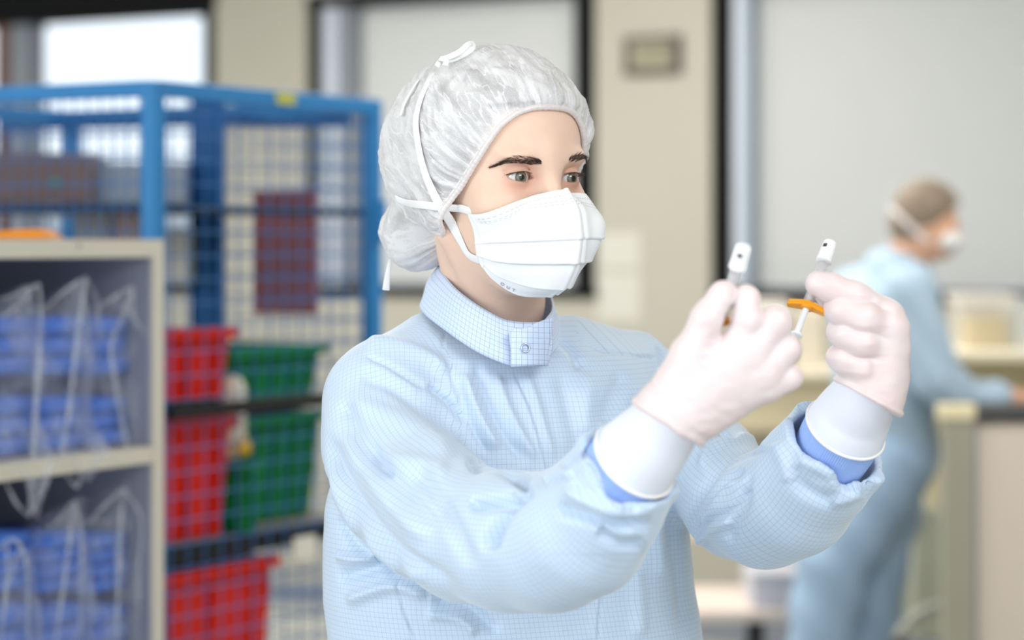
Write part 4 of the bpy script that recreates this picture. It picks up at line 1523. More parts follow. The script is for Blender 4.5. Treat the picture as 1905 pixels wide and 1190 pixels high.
fr_ = nd(nt, 'ShaderNodeMapRange'); fr_.inputs['From Min'].default_value = 0.35; fr_.inputs['From Max'].default_value = 0.65; fr_.inputs['To Min'].default_value = -0.05; fr_.inputs['To Max'].default_value = 0.09
ad2 = nd(nt, 'ShaderNodeMath', operation='ADD'); ad2.use_clamp = True
L_ = nt.links.new
L_(n2.outputs['Fac'], sb.inputs[0]); L_(sb.outputs[0], ab.inputs[0]); L_(ab.outputs[0], lr.inputs['Value'])
L_(_mr.outputs[0], ad.inputs[0]); L_(lr.outputs[0], ad.inputs[1])
L_(fn.outputs['Fac'], fr_.inputs['Value']); L_(ad.outputs[0], ad2.inputs[0]); L_(fr_.outputs[0], ad2.inputs[1])
L_(ad2.outputs[0], _m3.inputs[0])
cap = mesh_np('hair_cover', L2W(cp), cq, capm, person, uv=uvv[cq].reshape(-1, 2))
cap['label'] = 'thin white see-through hair cover gathered at its elastic'

# elastic rim: follow the edge around the head
white = mat('white_tape', (0.82, 0.81, 0.81, 1), rough=0.7, var=0.03, scale=120, bump=0.15)
def boundary_loop(P, Q):
    E = np.concatenate([np.stack([Q[:, i], Q[:, (i + 1) % 4]], 1) for i in range(4)])
    key = np.sort(E, 1); k = key[:, 0].astype(np.int64) * len(P) + key[:, 1]
    u, inv, cnt = np.unique(k, return_inverse=True, return_counts=True)
    B = E[cnt[inv.ravel()] == 1]
    nxt = {}
    for a_, b_ in B: nxt.setdefault(int(a_), []).append(int(b_))
    best = []
    used = set()
    for st in list(nxt):
        if st in used: continue
        loop = [st]; used.add(st); cur = st
        while True:
            c = [x for x in nxt.get(cur, []) if x not in used]
            if not c: break
            cur = c[0]; used.add(cur); loop.append(cur)
        if len(loop) > len(best): best = loop
    return P[best]


ring = boundary_loop(cp0, cq)
for _ in range(14):
    ring = (np.roll(ring, 1, 0) + 2 * ring + np.roll(ring, -1, 0)) / 4
ring = ring[::3]
NRG = 420
ring = catmull(ring, NRG, closed=True)
ring = np.concatenate([ring, ring[:1]])
rim = MB()
rg, _ = grad(cap_core, ring, 1e-3)
wv_ = 1 + 0.08 * np.sin(np.arange(NRG + 1) * 1.7)
rim.tube([L2W(p) for p in ring], 0.0024, n=8, radii=list(0.0030 * wv_))
o = rim.build('elastic_edge', film('elastic_fabric', (0.95, 0.91, 0.90, 1), 0.93, scale=300, streak=0.05), cap, smooth=True)
rim = MB()
back = np.array([0, -0.0055, 0.001])
rim.tube([L2W(p + back + n * 0.0008) for p, n in zip(ring, rg)], 0.0016, n=6, radii=list(0.0017 * wv_[::-1]))
rim.build('gathered_hem', capm, cap, smooth=True)

# ================================================================== face mask
M = [  # rows top -> bottom; columns her right edge -> her left edge, local metres
    [(-.060, .038, -.037), (-.047, .062, -.031), (-.024, .082, -.0215), (.0045, .1035, -.0145), (.021, .089, -.018), (.041, .0875, -.021), (.060, .050, -.034)],
    [(-.0605, .038, -.050), (-.050, .066, -.046), (-.027, .093, -.041), (.0045, .121, -.038), (.024, .116, -.040), (.046, .1085, -.043), (.066, .055, -.048)],
    [(-.060, .037, -.064), (-.050, .068, -.064), (-.028, .097, -.064), (.004, .125, -.064), (.022, .119, -.065), (.044, .105, -.066), (.062, .055, -.066)],
    [(-.057, .036, -.079), (-.048, .066, -.084), (-.027, .094, -.087), (.003, .120, -.088), (.020, .111, -.088), (.038, .093, -.086), (.056, .052, -.082)],
    [(-.053, .036, -.086), (-.043, .058, -.101), (-.024, .082, -.109), (.002, .103, -.111), (.018, .096, -.109), (.033, .078, -.103), (.052, .050, -.092)],
    [(-.0525, .035, -.0885), (-.042, .046, -.108), (-.024, .062, -.1215), (.002, .080, -.1225), (.018, .077, -.117), (.032, .062, -.109), (.050, .045, -.095)]]
M = np.array(M)
NU, NV = 200, 200
rows = np.array([catmull(M[i], NU) for i in range(6)])
grid = np.array([catmull(rows[:, j], NV) for j in range(NU)]).transpose(1, 0, 2)
for rep in range(4):
    gf = grid.reshape(-1, 3)
    for _ in range(3):
        dd_ = body_head(L2W(gf))
        gg_, _m = grad(lambda q: body_head(L2W(q)), gf, 1e-3)
        gf = gf + gg_ * np.clip(0.0030 - dd_, 0, 0.004)[:, None]
    grid = gf.reshape(grid.shape)
    for _ in range(10):
        g2_ = grid.copy()
        g2_[1:-1, 1:-1] = (grid[:-2, 1:-1] + grid[2:, 1:-1] + grid[1:-1, :-2] + grid[1:-1, 2:]) / 4
        g2_[0, 1:-1] = (grid[0, :-2] + 2 * grid[0, 1:-1] + grid[0, 2:]) / 4
        grid = g2_
uu = np.linspace(0, 1, NU)[None, :].repeat(NV, 0); vv = np.linspace(0, 1, NV)[:, None].repeat(NU, 1)
du = np.gradient(grid, axis=1); dv = np.gradient(grid, axis=0)
nn = np.cross(dv, du); nn /= np.linalg.norm(nn, axis=2)[:, :, None] + 1e-12
if nn[100, 100, 1] < 0: nn = -nn
side = np.clip(np.minimum(uu, 1 - uu) / 0.12, 0, 1)
dsp = np.zeros_like(uu)
for v0, amp, slope in ((0.40, 0.0030, 0.05), (0.60, 0.0034, 0.03), (0.83, 0.0028, -0.02)):
    c = v0 + slope * (0.5 - uu) * 2 - 0.10 * (1 - side) * (v0 - 0.5)
    t = vv - c
    # overlapping pleat: bulge above the fold, step in below it
    dsp += amp * side ** 0.7 * np.exp(np.minimum(t, 0) / 0.10) / (1 + np.exp(np.clip(t / 0.0035, -40, 40)))
    dsp += amp * 0.25 * np.exp(-(t / 0.012) ** 2)
dsp += 0.0016 * vnoise(np.stack([uu.ravel() * 5, vv.ravel() * 7], 1), 9).reshape(uu.shape) * side
dsp += 0.0028 * np.exp(-((uu - .50) / .016) ** 2) * (0.25 + 0.75 * np.clip((0.72 - vv) / .3, 0, 1)) - 0.0022 * np.exp(-((uu - .545) / .022) ** 2)
# raised side binding
dsp += 0.0007 * ((uu < 0.045) | (uu > 0.955))
grid = grid + nn * dsp[:, :, None]
V = L2W(grid.reshape(-1, 3))
ii, jj = np.meshgrid(np.arange(NV - 1), np.arange(NU - 1), indexing='ij')
a = (ii * NU + jj).ravel()
Fq = np.stack([a, a + 1, a + NU + 1, a + NU], 1)
uvg = np.stack([uu.ravel(), vv.ravel()], 1)
maskm = mat('mask_fabric', (0.84, 0.845, 0.86, 1), rough=0.85, var=0.02, scale=400, bump=0.05, spec=0.2)
nt = maskm.node_tree
b = nt.nodes['Principled BSDF']
b.inputs['Subsurface Weight'].default_value = 0.0
tc = nd(nt, 'ShaderNodeTexCoord'); sx = nd(nt, 'ShaderNodeSeparateXYZ')
nt.links.new(tc.outputs['UV'], sx.inputs[0])


def M_(op, a, b_=None, c_=None):
    n = nt.nodes.new('ShaderNodeMath'); n.operation = op
    for i, x in enumerate((a, b_, c_)):
        if x is None: continue
        if isinstance(x, (int, float)): n.inputs[i].default_value = x
        else: nt.links.new(x, n.inputs[i])
    return n.outputs[0]


dash = M_('GREATER_THAN', M_('FRACT', M_('MULTIPLY', sx.outputs['X'], 46.0)), 0.42)
tot = None
for v0 in (0.052, 0.098, 0.125):
    l = M_('LESS_THAN', M_('ABSOLUTE', M_('SUBTRACT', sx.outputs['Y'], v0)), 0.0042)
    tot = l if tot is None else M_('MAXIMUM', tot, l)
inr = M_('MULTIPLY', M_('GREATER_THAN', sx.outputs['X'], 0.07), M_('LESS_THAN', sx.outputs['X'], 0.93))
tot = M_('MULTIPLY', M_('MULTIPLY', tot, dash), inr)
dash2 = M_('GREATER_THAN', M_('FRACT', M_('MULTIPLY', sx.outputs['Y'], 40.0)), 0.4)
l2 = M_('LESS_THAN', M_('ABSOLUTE', M_('SUBTRACT', sx.outputs['X'], 0.036)), 0.003)
tot = M_('MAXIMUM', tot, M_('MULTIPLY', M_('MULTIPLY', l2, dash2), 0.4))
mx = nt.nodes.new('ShaderNodeMix'); mx.data_type = 'RGBA'
src = b.inputs['Base Color'].links[0].from_socket
nt.links.new(M_('MULTIPLY', tot, 0.55), mx.inputs[0]); nt.links.new(src, mx.inputs[6]); mx.inputs[7].default_value = (0.42, 0.41, 0.43, 1)
nt.links.new(mx.outputs[2], b.inputs['Base Color'])
mask = mesh_np('face_mask', V, Fq, maskm, person, uv=uvg[Fq].reshape(-1, 2))
add_mod(mask, 'SOLIDIFY', thickness=0.0012, offset=-1)
mask['label'] = 'white pleated mask tied with tapes'

# faint print along the lower hem of the mask
ink = mat('grey_ink', srgb(150, 150, 166), rough=0.8)
for ch, u_ in zip('OUT', (0.205, 0.245, 0.285)):
    j = int(u_ * NU); i = int(0.945 * NV)
    p = L2W(grid[i, j]); n = nn[i, j] @ HR
    t = L2W(grid[i, j + 4]) - L2W(grid[i, j - 4]); t /= np.linalg.norm(t)
    cu = bpy.data.curves.new('print_' + 'letter', 'FONT')
    cu.body = ch; cu.size = 0.0056; cu.extrude = 0.0001; cu.align_x = 'CENTER'; cu.align_y = 'CENTER'
    tmp = bpy.data.objects.new('print_tmp', cu); C.objects.link(tmp)
    bpy.context.view_layer.update()
    me = bpy.data.meshes.new_from_object(tmp.evaluated_get(bpy.context.evaluated_depsgraph_get()))
    bpy.data.objects.remove(tmp)
    me.materials.clear(); me.materials.append(ink)
    o = bpy.data.objects.new('printed_letter', me); C.objects.link(o)
    up = np.cross(n, t)
    o.parent = mask
    Mx = Matrix(((t[0], up[0], n[0], 0), (t[1], up[1], n[1], 0), (t[2], up[2], n[2], 0), (0, 0, 0, 1)))
    o.matrix_local = Matrix.Translation(Vector(p + n * 0.0019)) @ Mx


# ---- tapes of the mask and cover
def capw(p): return cap_core(W2L(p))
def facecap(p):
    q = W2L(p)
    e = edge_y(q[:, 2]) - q[:, 1]
    return np.minimum(body_head(p), np.where(e > -0.002, capw(p) - 0.0012, 1.0))


def tape(name, pxs, width, n=60, lift=0.0012, ends=None, parent=None, y=(2.25, 2.75)):
    cu = catmull(np.array(pxs, float), n)
    pts = np.array([hit(a, b_, facecap, *y) for a, b_ in cu])
    for _ in range(6):
        pts[1:-1, 1] = (pts[:-2, 1] + pts[1:-1, 1] * 2 + pts[2:, 1]) / 4
    g, _ = grad(facecap, pts, 3e-3)
    for _ in range(4):
        g[1:-1] = (g[:-2] + g[1:-1] * 2 + g[2:]) / 4
    g /= np.linalg.norm(g, axis=1)[:, None]
    pts = pts + g * lift
    if ends:   # blend first / last point towards fixed anchors
        for k, an in ends.items():
            m = 12
            for i in range(m):
                wgt = (1 - i / m) ** 1.5
                idx = i if k == 0 else n - 1 - i
                pts[idx] = pts[idx] * (1 - wgt) + np.asarray(an) * wgt
    return strip(name, pts, g, width, white, parent or person)


tape('mask_tape', [(892, 397), (868, 389), (845, 386), (815, 384), (790, 381), (765, 378), (748, 373), (738, 368)], 0.0088, ends={0: L2W(M[0, 0] + np.array([0, .001, -.004]))}, parent=mask)
tape('mask_tape', [(893, 486), (873, 474), (855, 442), (838, 412), (822, 388), (803, 350), (788, 310), (778, 262), (775, 225), (782, 190), (798, 152), (806, 138)], 0.0100, n=110,
     ends={0: L2W(M[5, 0] + np.array([0, .001, .003]))}, parent=mask)
# bow on the crown
def free_tape(name, pts, width, nrm=(0, -1, 0), parent=None, widths=None):
    pts = catmull(np.array(pts), 28)
    return strip(name, pts, np.tile(np.array(nrm, float), (len(pts), 1)), width, white, parent or cap, widths=widths)


zc = hit(838, 124, capw, 2.3, 2.8)[1] - 0.006
free_tape('tie_bow', [W(812, 124, zc - .01), W(822, 112, zc), W(838, 105, zc), W(856, 96, zc), W(868, 85, zc + .004), W(877, 80, zc + .01), W(880, 88, zc + .014), W(868, 98, zc + .012), W(848, 108, zc + .006), W(832, 112, zc)], 0.0065, (0.2, -0.9, 0.3))
free_tape('tie_bow', [W(818, 108, zc - .004), W(830, 112, zc - .008), W(828, 122, zc - .01)], 0.006, (0.2, -0.9, 0.3))
tape('tie_tail', [(782, 152), (770, 170), (758, 192), (749, 217)], 0.0060, n=24, lift=0.003, parent=cap)
bl = hit(725, 485, capw, 2.3, 2.8)[1]
free_tape('tie_tail', [W(726, 482, bl), W(723, 498, bl - .004), W(720, 518, bl - .004), W(718, 540, bl)], 0.0062, widths=[0.003 + 0.0052 * i / 27 for i in range(28)])

# ================================================================== gown
def unit(v): return np.asarray(v, float) / np.linalg.norm(v)


AX_R = unit(ARM_R[10][0] - ARM_R[8][0]); RC_R = ARM_R[9][0] + AX_R * 0.004
AX_L = unit(ARM_L[8][0] - ARM_L[6][0]); RC_L = ARM_L[7][0] - AX_L * 0.012


def sleeve(p, arm, ax, rc, rin, seed):
    d = chain(p, arm, 0.012)
    q = p - rc
    h = q @ ax
    # wavy, folded hem
    ref = np.cross(ax, (0, 0, 1.0)); ref /= np.linalg.norm(ref); up = np.cross(ref, ax)
    th = np.arctan2(q @ up, q @ ref)
    wav = 0.004 * np.sin(3 * th + seed) + 0.003 * np.sin(5 * th + 2.1 * seed)
    near = np.exp(-np.minimum(h + 0.0, 0) ** 2 / 0.02 ** 2)
    rad = np.sqrt(np.maximum((q ** 2).sum(1) - h * h, 0))
    d = d + near * (0.0022 * np.sin(7 * th + seed * 3) + 0.0018 * np.sin(11 * th + seed))
    d = smax(d, h - wav, 0.003)
    hole = np.maximum(rad - rin, -h - 0.07)
    return smax(d, -hole, 0.003)


def sl_r(p): return sleeve(p, ARM_R, AX_R, RC_R, 0.0400, 1.0)
def sl_l(p): return sleeve(p, ARM_L, AX_L, RC_L, 0.0445, 2.4)


def gown_sdf(p):
    t = torso_sdf(p)
    # cloth hanging from the shoulder blade / under the arms
    d = smin(t, sl_r(p), 0.016)
    d = smin(d, cone(p, W(800, 640, 2.56), W(712, 745, 2.50), 0.035, 0.050), 0.035)
    d = smin(d, cone(p, W(1060, 655, 2.62), W(1180, 690, 2.67), 0.040, 0.040), 0.035)
    d = smin(d, sl_l(p), 0.014)
    # drape under the near arm
    d = smin(d, cone(p, W(705, 960, 2.52), W(720, 1250, 2.54), 0.045, 0.050), 0.04)
    return np.maximum(d, 0.68 - p[:, 2])


gp, gq = nets(gown_sdf, (-0.42, 1.98, 0.66), (0.46, 2.80, 1.45), 0.0042, newton=2)
gp, gq = subdiv(gp, gq)
gp = laplace(gp, gq, 1, 0.4)
gn = vnormals(gp, gq)
dR = chain(gp, ARM_R); dL = chain(gp, ARM_L); dT = torso_sdf(gp)
dT2 = np.minimum(dT, cone(gp, W(800, 640, 2.56), W(745, 700, 2.52), 0.035, 0.045))
reg = np.argmin(np.stack([dT - 0.004, dR, dL], 1), 1)
# raglan seam: the near sleeve reaches up to the collar
gx, gy = to_px(gp)
view = gp - np.array([0, 0, CZ]); view /= np.linalg.norm(view, axis=1)[:, None]
facing = -(gn * view).sum(1)
front = np.clip((facing - 0.02) / 0.25, 0, 1)
seam_r = np.array([(805, 560), (828, 618), (838, 662), (856, 740), (872, 800), (830, 860)], float)
xs = np.interp(gy, seam_r[:5, 1], seam_r[:5, 0])
reg = np.where((gy < 800) & (gx < xs) & (reg == 0) & (facing > 0), 1, reg)
reg = np.where((gy < 800) & (gx > xs + 2) & (reg == 1) & (facing > 0) & (dT < 0.02), 0, reg)
reg = np.where((gx > 1075) & (gy < np.interp(gx, [1075, 1120, 1180, 1230], [632, 652, 660, 672])) & (facing > 0), 2, reg)

disp = np.zeros(len(gp))
FK = 2.3
ex_ = [np.exp(-np.maximum(d_, -0.004) / 0.007) for d_ in (dT2, dR, dL)]
tot_ = sum(ex_) + 1e-12
RW = [e_ / tot_ for e_ in ex_]


def stroke(pts, wpx, depth, regs=(0, 1, 2), n=30, step=0.0, taper=True, a0=0.15, a1=0.15):
    """a crease (depth<0 pushes in, mm) or ridge along a line on the cloth; step raises one side"""
    global disp
    cu = catmull(np.array(pts, float), n)
    lo, hi = cu.min(0) - wpx * 5, cu.max(0) + wpx * 5
    m = (gx > lo[0]) & (gx < hi[0]) & (gy > lo[1]) & (gy < hi[1]) & (facing > 0.0)
    if not m.any(): return
    idx = np.where(m)[0]
    d, t, s = poly_dist(gx[idx], gy[idx], cu)
    tp = np.clip(t / a0, 0, 1) * np.clip((1 - t) / a1, 0, 1) if taper else np.where((t > 0) & (t < 1), 1, 0)
    tp = tp * tp * (3 - 2 * tp)
    rw = sum(RW[r] for r in regs)[idx]
    amp_ = math.copysign(min(abs(FK * depth), (1.25 if depth <= -8 else 0.8) * wpx), depth)
    v = amp_ * 1e-3 * np.exp(-(d / wpx) ** 2) * tp
    if step:
        v = v + step * 1e-3 * tp * np.where(s > 0, np.exp(-d / (wpx * 3.5)), 0) * np.clip(d / 1.5, 0, 1)
    disp[idx] += v * front[idx] * np.minimum(rw, 1)


exec_folds = [
    # --- near shoulder and upper sleeve
    ([(829, 617), (824, 640), (821, 658)], 2.2, -1.8, (0, 1), 0),
    ([(832, 668), (840, 700), (854, 745), (866, 785)], 3.0, -1.8, (0, 1), 0),
    ([(676, 662), (712, 674), (756, 700), (792, 724)], 6, -4.0, (1, 0), 2.0),
    ([(792, 715), (830, 745), (868, 788)], 8, -4.5, (0, 1), 2.5),
    ([(660, 700), (720, 712), (790, 760), (860, 812)], 14, -3.2, (1,), 0),
    ([(672, 640), (730, 640), (800, 668), (838, 700)], 13, 3.0, (1, 0), 0),
    ([(640, 740), (700, 765), (780, 800), (850, 850)], 20, 2.6, (1,), 0),
    ([(612, 800), (632, 870), (680, 950), (750, 1030), (850, 1090)], 12, -3.5, (1,), 0),
    ([(604, 840), (620, 900), (668, 985), (735, 1050), (800, 1085)], 9, 2.5, (1,), 0),
    ([(640, 790), (672, 860), (730, 940), (800, 1010)], 16, 2.6, (1,), 0),
    ([(680, 800), (712, 860), (760, 920), (820, 985)], 13, -2.6, (1,), 0),
    # --- elbow creases
    ([(866, 866), (905, 858), (944, 872), (984, 901)], 13, -8, (1,), 0),
    ([(908, 1030), (920, 985), (944, 944), (990, 902)], 12, -9, (1,), 0),
    ([(868, 936), (915, 934), (962, 916)], 11, -8, (1,), 0),
    ([(640, 740), (660, 800), (700, 860), (735, 880)], 16, -4.0, (1,), 0),
    ([(690, 852), (750, 858), (800, 868), (840, 880)], 16, 2.5, (1,), 0),
    ([(760, 870), (810, 920), (850, 990), (880, 1060)], 15, -3.0, (1,), 0),
    # --- under the near cuff
    ([(1030, 940), (1080, 958), (1150, 975), (1215, 972)], 11, -4.5, (1,), 2),
    ([(1045, 905), (1090, 930), (1150, 948), (1210, 950)], 12, 3.2, (1,), 0),
    ([(1110, 985), (1160, 1012), (1200, 1010)], 11, -3.2, (1,), 0),
    ([(1100, 830), (1080, 850), (1060, 858), (1040, 870)], 7, -3.5, (1,), 0),
    ([(1092, 850), (1102, 880), (1130, 915), (1165, 940)], 6, -3.0, (1,), 0),
    ([(1010, 900), (1040, 885), (1070, 880)], 10, 2.5, (1,), 0),
    # --- front of the body
    ([(953, 684), (966, 715), (984, 757), (998, 800), (1013, 858), (1030, 930), (1060, 1020)], 2.6, -1.5, (0,), 2.6),
    ([(975, 690), (995, 740), (1012, 800), (1030, 860)], 9, 1.4, (0,), 0),
    ([(880, 668), (900, 720), (925, 780), (955, 830), (985, 862)], 11, -3.0, (0,), 0),
    ([(862, 690), (880, 745), (905, 800), (930, 840)], 9, 2.8, (0,), 0),
    ([(850, 700), (866, 760), (885, 805), (912, 850)], 6, -3.2, (0,), 0),
    ([(920, 690), (945, 760), (975, 820), (1000, 860)], 9, 2.0, (0,), 0),
    ([(1040, 690), (1060, 760), (1075, 820), (1060, 860)], 16, -1.8, (0,), 0),
    ([(1100, 690), (1090, 750), (1085, 810)], 18, 1.8, (0,), 0),
    ([(1160, 690), (1140, 740), (1120, 790)], 16, -2.0, (0,), 0),
    ([(1086, 634), (1120, 650), (1170, 658), (1222, 667)], 2.6, -2.0, (0, 2), -1.5),
    ([(1035, 625), (1062, 650), (1080, 690)], 8, -2.2, (0,), 0),
    ([(1220, 640), (1228, 670), (1232, 700)], 4, -3.0, (2, 0), 1.5),
    # --- lower left of the body
    ([(628, 960), (660, 1010), (700, 1040), (742, 1075)], 8, -4.0, (0, 1), 0),
    ([(625, 1075), (680, 1060), (720, 1050), (770, 1062)], 13, -5.5, (0,), 0),
    ([(625, 1030), (665, 1040), (700, 1035)], 10, 3.5, (0,), 0),
    ([(640, 1120), (690, 1100), (740, 1090), (800, 1110)], 12, 3.8, (0,), 0),
    ([(742, 1070), (744, 1110), (756, 1150), (775, 1190)], 3, -2.5, (0,), 2.0),
    ([(800, 1110), (860, 1122), (900, 1150), (930, 1180)], 11, -3.6, (0,), 0),
    ([(790, 1140), (850, 1150), (890, 1180)], 10, 3.0, (0,), 0),
    ([(1118, 1110), (1114, 1150), (1112, 1190)], 3, -2.2, (0,), 2.0),
    ([(1180, 1050), (1188, 1120), (1190, 1190)], 14, 2.0, (0,), 0),
    ([(1255, 900), (1250, 980), (1262, 1080), (1275, 1190)], 13, -2.5, (0,), 0),
    ([(1225, 940), (1222, 1000), (1232, 1080)], 12, 2.0, (0,), 0),
    # --- far sleeve
    ([(1282, 1000), (1300, 930), (1345, 868), (1400, 842), (1432, 838)], 9, -6.0, (2,), 3),
    ([(1300, 880), (1330, 835), (1380, 818), (1430, 822)], 9, 3.2, (2,), 0),
    ([(1288, 1002), (1315, 950), (1350, 905), (1392, 870)], 7, -5.0, (2,), 2),
    ([(1300, 975), (1335, 925), (1375, 888)], 7, 3.4, (2,), 0),
    ([(1290, 1006), (1325, 965), (1360, 950), (1380, 925), (1402, 880)], 6, -4.0, (2,), 0),
    ([(1290, 1012), (1330, 985), (1365, 965)], 8, 2.6, (2,), 0),
    ([(1330, 800), (1355, 815), (1375, 818)], 5, -3.0, (2,), 0),
    ([(1350, 1010), (1365, 980), (1385, 940), (1390, 900)], 10, -2.6, (2,), 0),
    ([(1480, 860), (1490, 900), (1530, 925), (1560, 930)], 12, -2.6, (2,), 0),
    ([(1505, 858), (1540, 880), (1580, 895), (1610, 905)], 8, 2.5, (2,), 0),
    ([(1590, 905), (1604, 902), (1622, 893)], 6, -1.8, (2,), 0),
    ([(1540, 935), (1580, 925), (1610, 915)], 9, 2.0, (2,), 0),
    ([(1440, 820), (1460, 860), (1470, 900)], 14, 1.6, (2,), 0),
]
for pts_, w_, dep, rg_, st in exec_folds:
    stroke(pts_, w_, dep, rg_, step=st)
# small random crumple stretched down the cloth
disp += 0.0009 * vnoise(gp * np.array([26, 26, 14.0]), 21) + 0.0005 * vnoise(gp * 60, 22)
gp = gp + gn * disp[:, None]
gp = laplace(gp, gq, 1, 0.25)


def arm_uv(p, arm, rr):
    """length along the sleeve and angle round it, blended smoothly over the segments of the arm"""
    segs = []
    acc = 0.0; prev = np.array([0.3, -1, 0.2])
    for (a, ra), (b, rb) in zip(arm[:-1], arm[1:]):
        d = b - a; L = np.linalg.norm(d); t = d / L
        s1 = prev - t * (prev @ t); s1 /= np.linalg.norm(s1); prev = s1
        s2 = np.cross(t, s1)
        q = p - a
        h = q @ t
        hc = np.clip(h, 0, L)
        dd = np.linalg.norm(q - hc[:, None] * t, axis=1) - (ra + (rb - ra) * hc / L)
        ang_ = np.arctan2(q @ s2, q @ s1)
        segs.append((dd, acc + h, np.cos(ang_), np.sin(ang_)))
        acc += L
    best = np.min([g_[0] for g_ in segs], 0)
    ws = [np.exp(-(g_[0] - best) / 0.006) for g_ in segs]
    tw = sum(ws)
    S_, Cc, Sn = (sum(w_ * g_[k] for w_, g_ in zip(ws, segs)) / tw for k in (1, 2, 3))
    return np.stack([np.arctan2(Sn, Cc) * rr, S_], 1)


cx, aa, cy, bb = torso_par(gp[:, 2])
c_, s_ = math.cos(TYAW), math.sin(TYAW)
x_ = gp[:, 0] - cx; y_ = gp[:, 1] - cy
tu = np.arctan2((x_ * c_ + y_ * s_) / 0.195, -(-x_ * s_ + y_ * c_) / 0.165 + 0.12) * 0.178
uvT = np.stack([tu, gp[:, 2]], 1)
uvR = arm_uv(gp, ARM_R, 0.062); uvL = arm_uv(gp, ARM_L, 0.052)
fr = np.round(np.median(reg[gq], axis=1)).astype(int)
uv3 = np.stack([uvT, uvR, uvL], 0)
uvf = uv3[fr[:, None].repeat(4, 1), gq]
per = np.array([0.178, 0.062, 0.052])[fr] * 2 * math.pi
rng_ = uvf[:, :, 0].max(1) - uvf[:, :, 0].min(1)
wrap = rng_ > per * 0.5
uvf[wrap, :, 0] = np.where(uvf[wrap, :, 0] < 0, uvf[wrap, :, 0] + per[wrap][:, None], uvf[wrap, :, 0])


def cloth(name, base, line, pitch=0.0050, lw=0.075, amt=0.5, tr=0.08):
    m = bpy.data.materials.new(name)
    m.use_nodes = True
    nt = m.node_tree
    b = nt.nodes['Principled BSDF']
    L = nt.links.new
    def MM(op, a, b_=None):
        n = nt.nodes.new('ShaderNodeMath'); n.operation = op
        for i, x in enumerate((a, b_)):
            if x is None: continue
            if isinstance(x, (int, float)): n.inputs[i].default_value = x
            else: L(x, n.inputs[i])
        return n.outputs[0]
    tc = nd(nt, 'ShaderNodeTexCoord'); sp = nd(nt, 'ShaderNodeSeparateXYZ')
    L(tc.outputs['UV'], sp.inputs[0])
    f = [MM('LESS_THAN', MM('FRACT', MM('ADD', MM('DIVIDE', sp.outputs[k], pitch), 100.0)), lw) for k in ('X', 'Y')]
    ln = MM('MAXIMUM', f[0], f[1])
    no = nd(nt, 'ShaderNodeTexNoise'); no.inputs['Scale'].default_value = 5; no.inputs['Detail'].default_value = 3
    L(tc.outputs['Object'], no.inputs['Vector'])
    mx = nt.nodes.new('ShaderNodeMix'); mx.data_type = 'RGBA'
    c = Vector(base[:3])
    mx.inputs[6].default_value = (*(c * 0.97), 1); mx.inputs[7].default_value = (*(c * 1.03), 1)
    L(no.outputs['Fac'], mx.inputs[0])
    m2 = nt.nodes.new('ShaderNodeMix'); m2.data_type = 'RGBA'
    L(MM('MULTIPLY', ln, amt), m2.inputs[0]); L(mx.outputs[2], m2.inputs[6]); m2.inputs[7].default_value = line
    L(m2.outputs[2], b.inputs['Base Color'])
    b.inputs['Roughness'].default_value = 0.55
    b.inputs['Specular IOR Level'].default_value = 0.5
    b.inputs['Sheen Weight'].default_value = 0.5
    tl = nd(nt, 'ShaderNodeBsdfTranslucent'); tl.inputs['Color'].default_value = (0.22, 0.48, 0.90, 1)
    ms = nd(nt, 'ShaderNodeMixShader'); ms.inputs[0].default_value = tr
    L(b.outputs[0], ms.inputs[1]); L(tl.outputs[0], ms.inputs[2])
    wv = nd(nt, 'ShaderNodeTexNoise'); wv.inputs['Scale'].default_value = 900
    L(tc.outputs['UV'], wv.inputs['Vector'])
    bn = nd(nt, 'ShaderNodeBump'); bn.inputs['Strength'].default_value = 0.12; bn.inputs['Distance'].default_value = 0.0005
    L(wv.outputs['Fac'], bn.inputs['Height']); L(bn.outputs['Normal'], b.inputs['Normal'])
    L(ms.outputs[0], nt.nodes['Material Output'].inputs['Surface'])
    return m


gownm = cloth('checked_gown_cloth', (0.60, 0.73, 0.89), (0.20, 0.33, 0.54, 1), tr=0.08)
gown = mesh_np('gown', gp, gq, gownm, person, uv=uvf.reshape(-1, 2))
gown['label'] = 'pale blue gown with a fine check'

# ---- stand collar
def ringc(rows, n):
    return catmull(np.array([W(*r) for r in rows]), n)


bot = [(1018, 680, 2.478), (984, 680, 2.463), (950, 680, 2.458), (905, 663, 2.462), (868, 642, 2.474), (830, 615, 2.495), (795, 588, 2.53), (782, 570, 2.565), (798, 566, 2.62), (850, 570, 2.66), (920, 585, 2.675), (985, 602, 2.66), (1028, 612, 2.62), (1040, 628, 2.58), (1030, 650, 2.52), (1012, 672, 2.488)]
top = [(1026, 590, 2.482), (1000, 600, 2.474), (946, 597, 2.472), (912, 582, 2.474), (880, 562, 2.484), (850, 538, 2.502), (828, 512, 2.53), (820, 498, 2.565), (828, 480, 2.61), (860, 470, 2.635), (910, 468, 2.645), (965, 485, 2.64), (1005, 512, 2.62), (1021, 544, 2.585), (1026, 575, 2.54), (1012, 596, 2.50)]
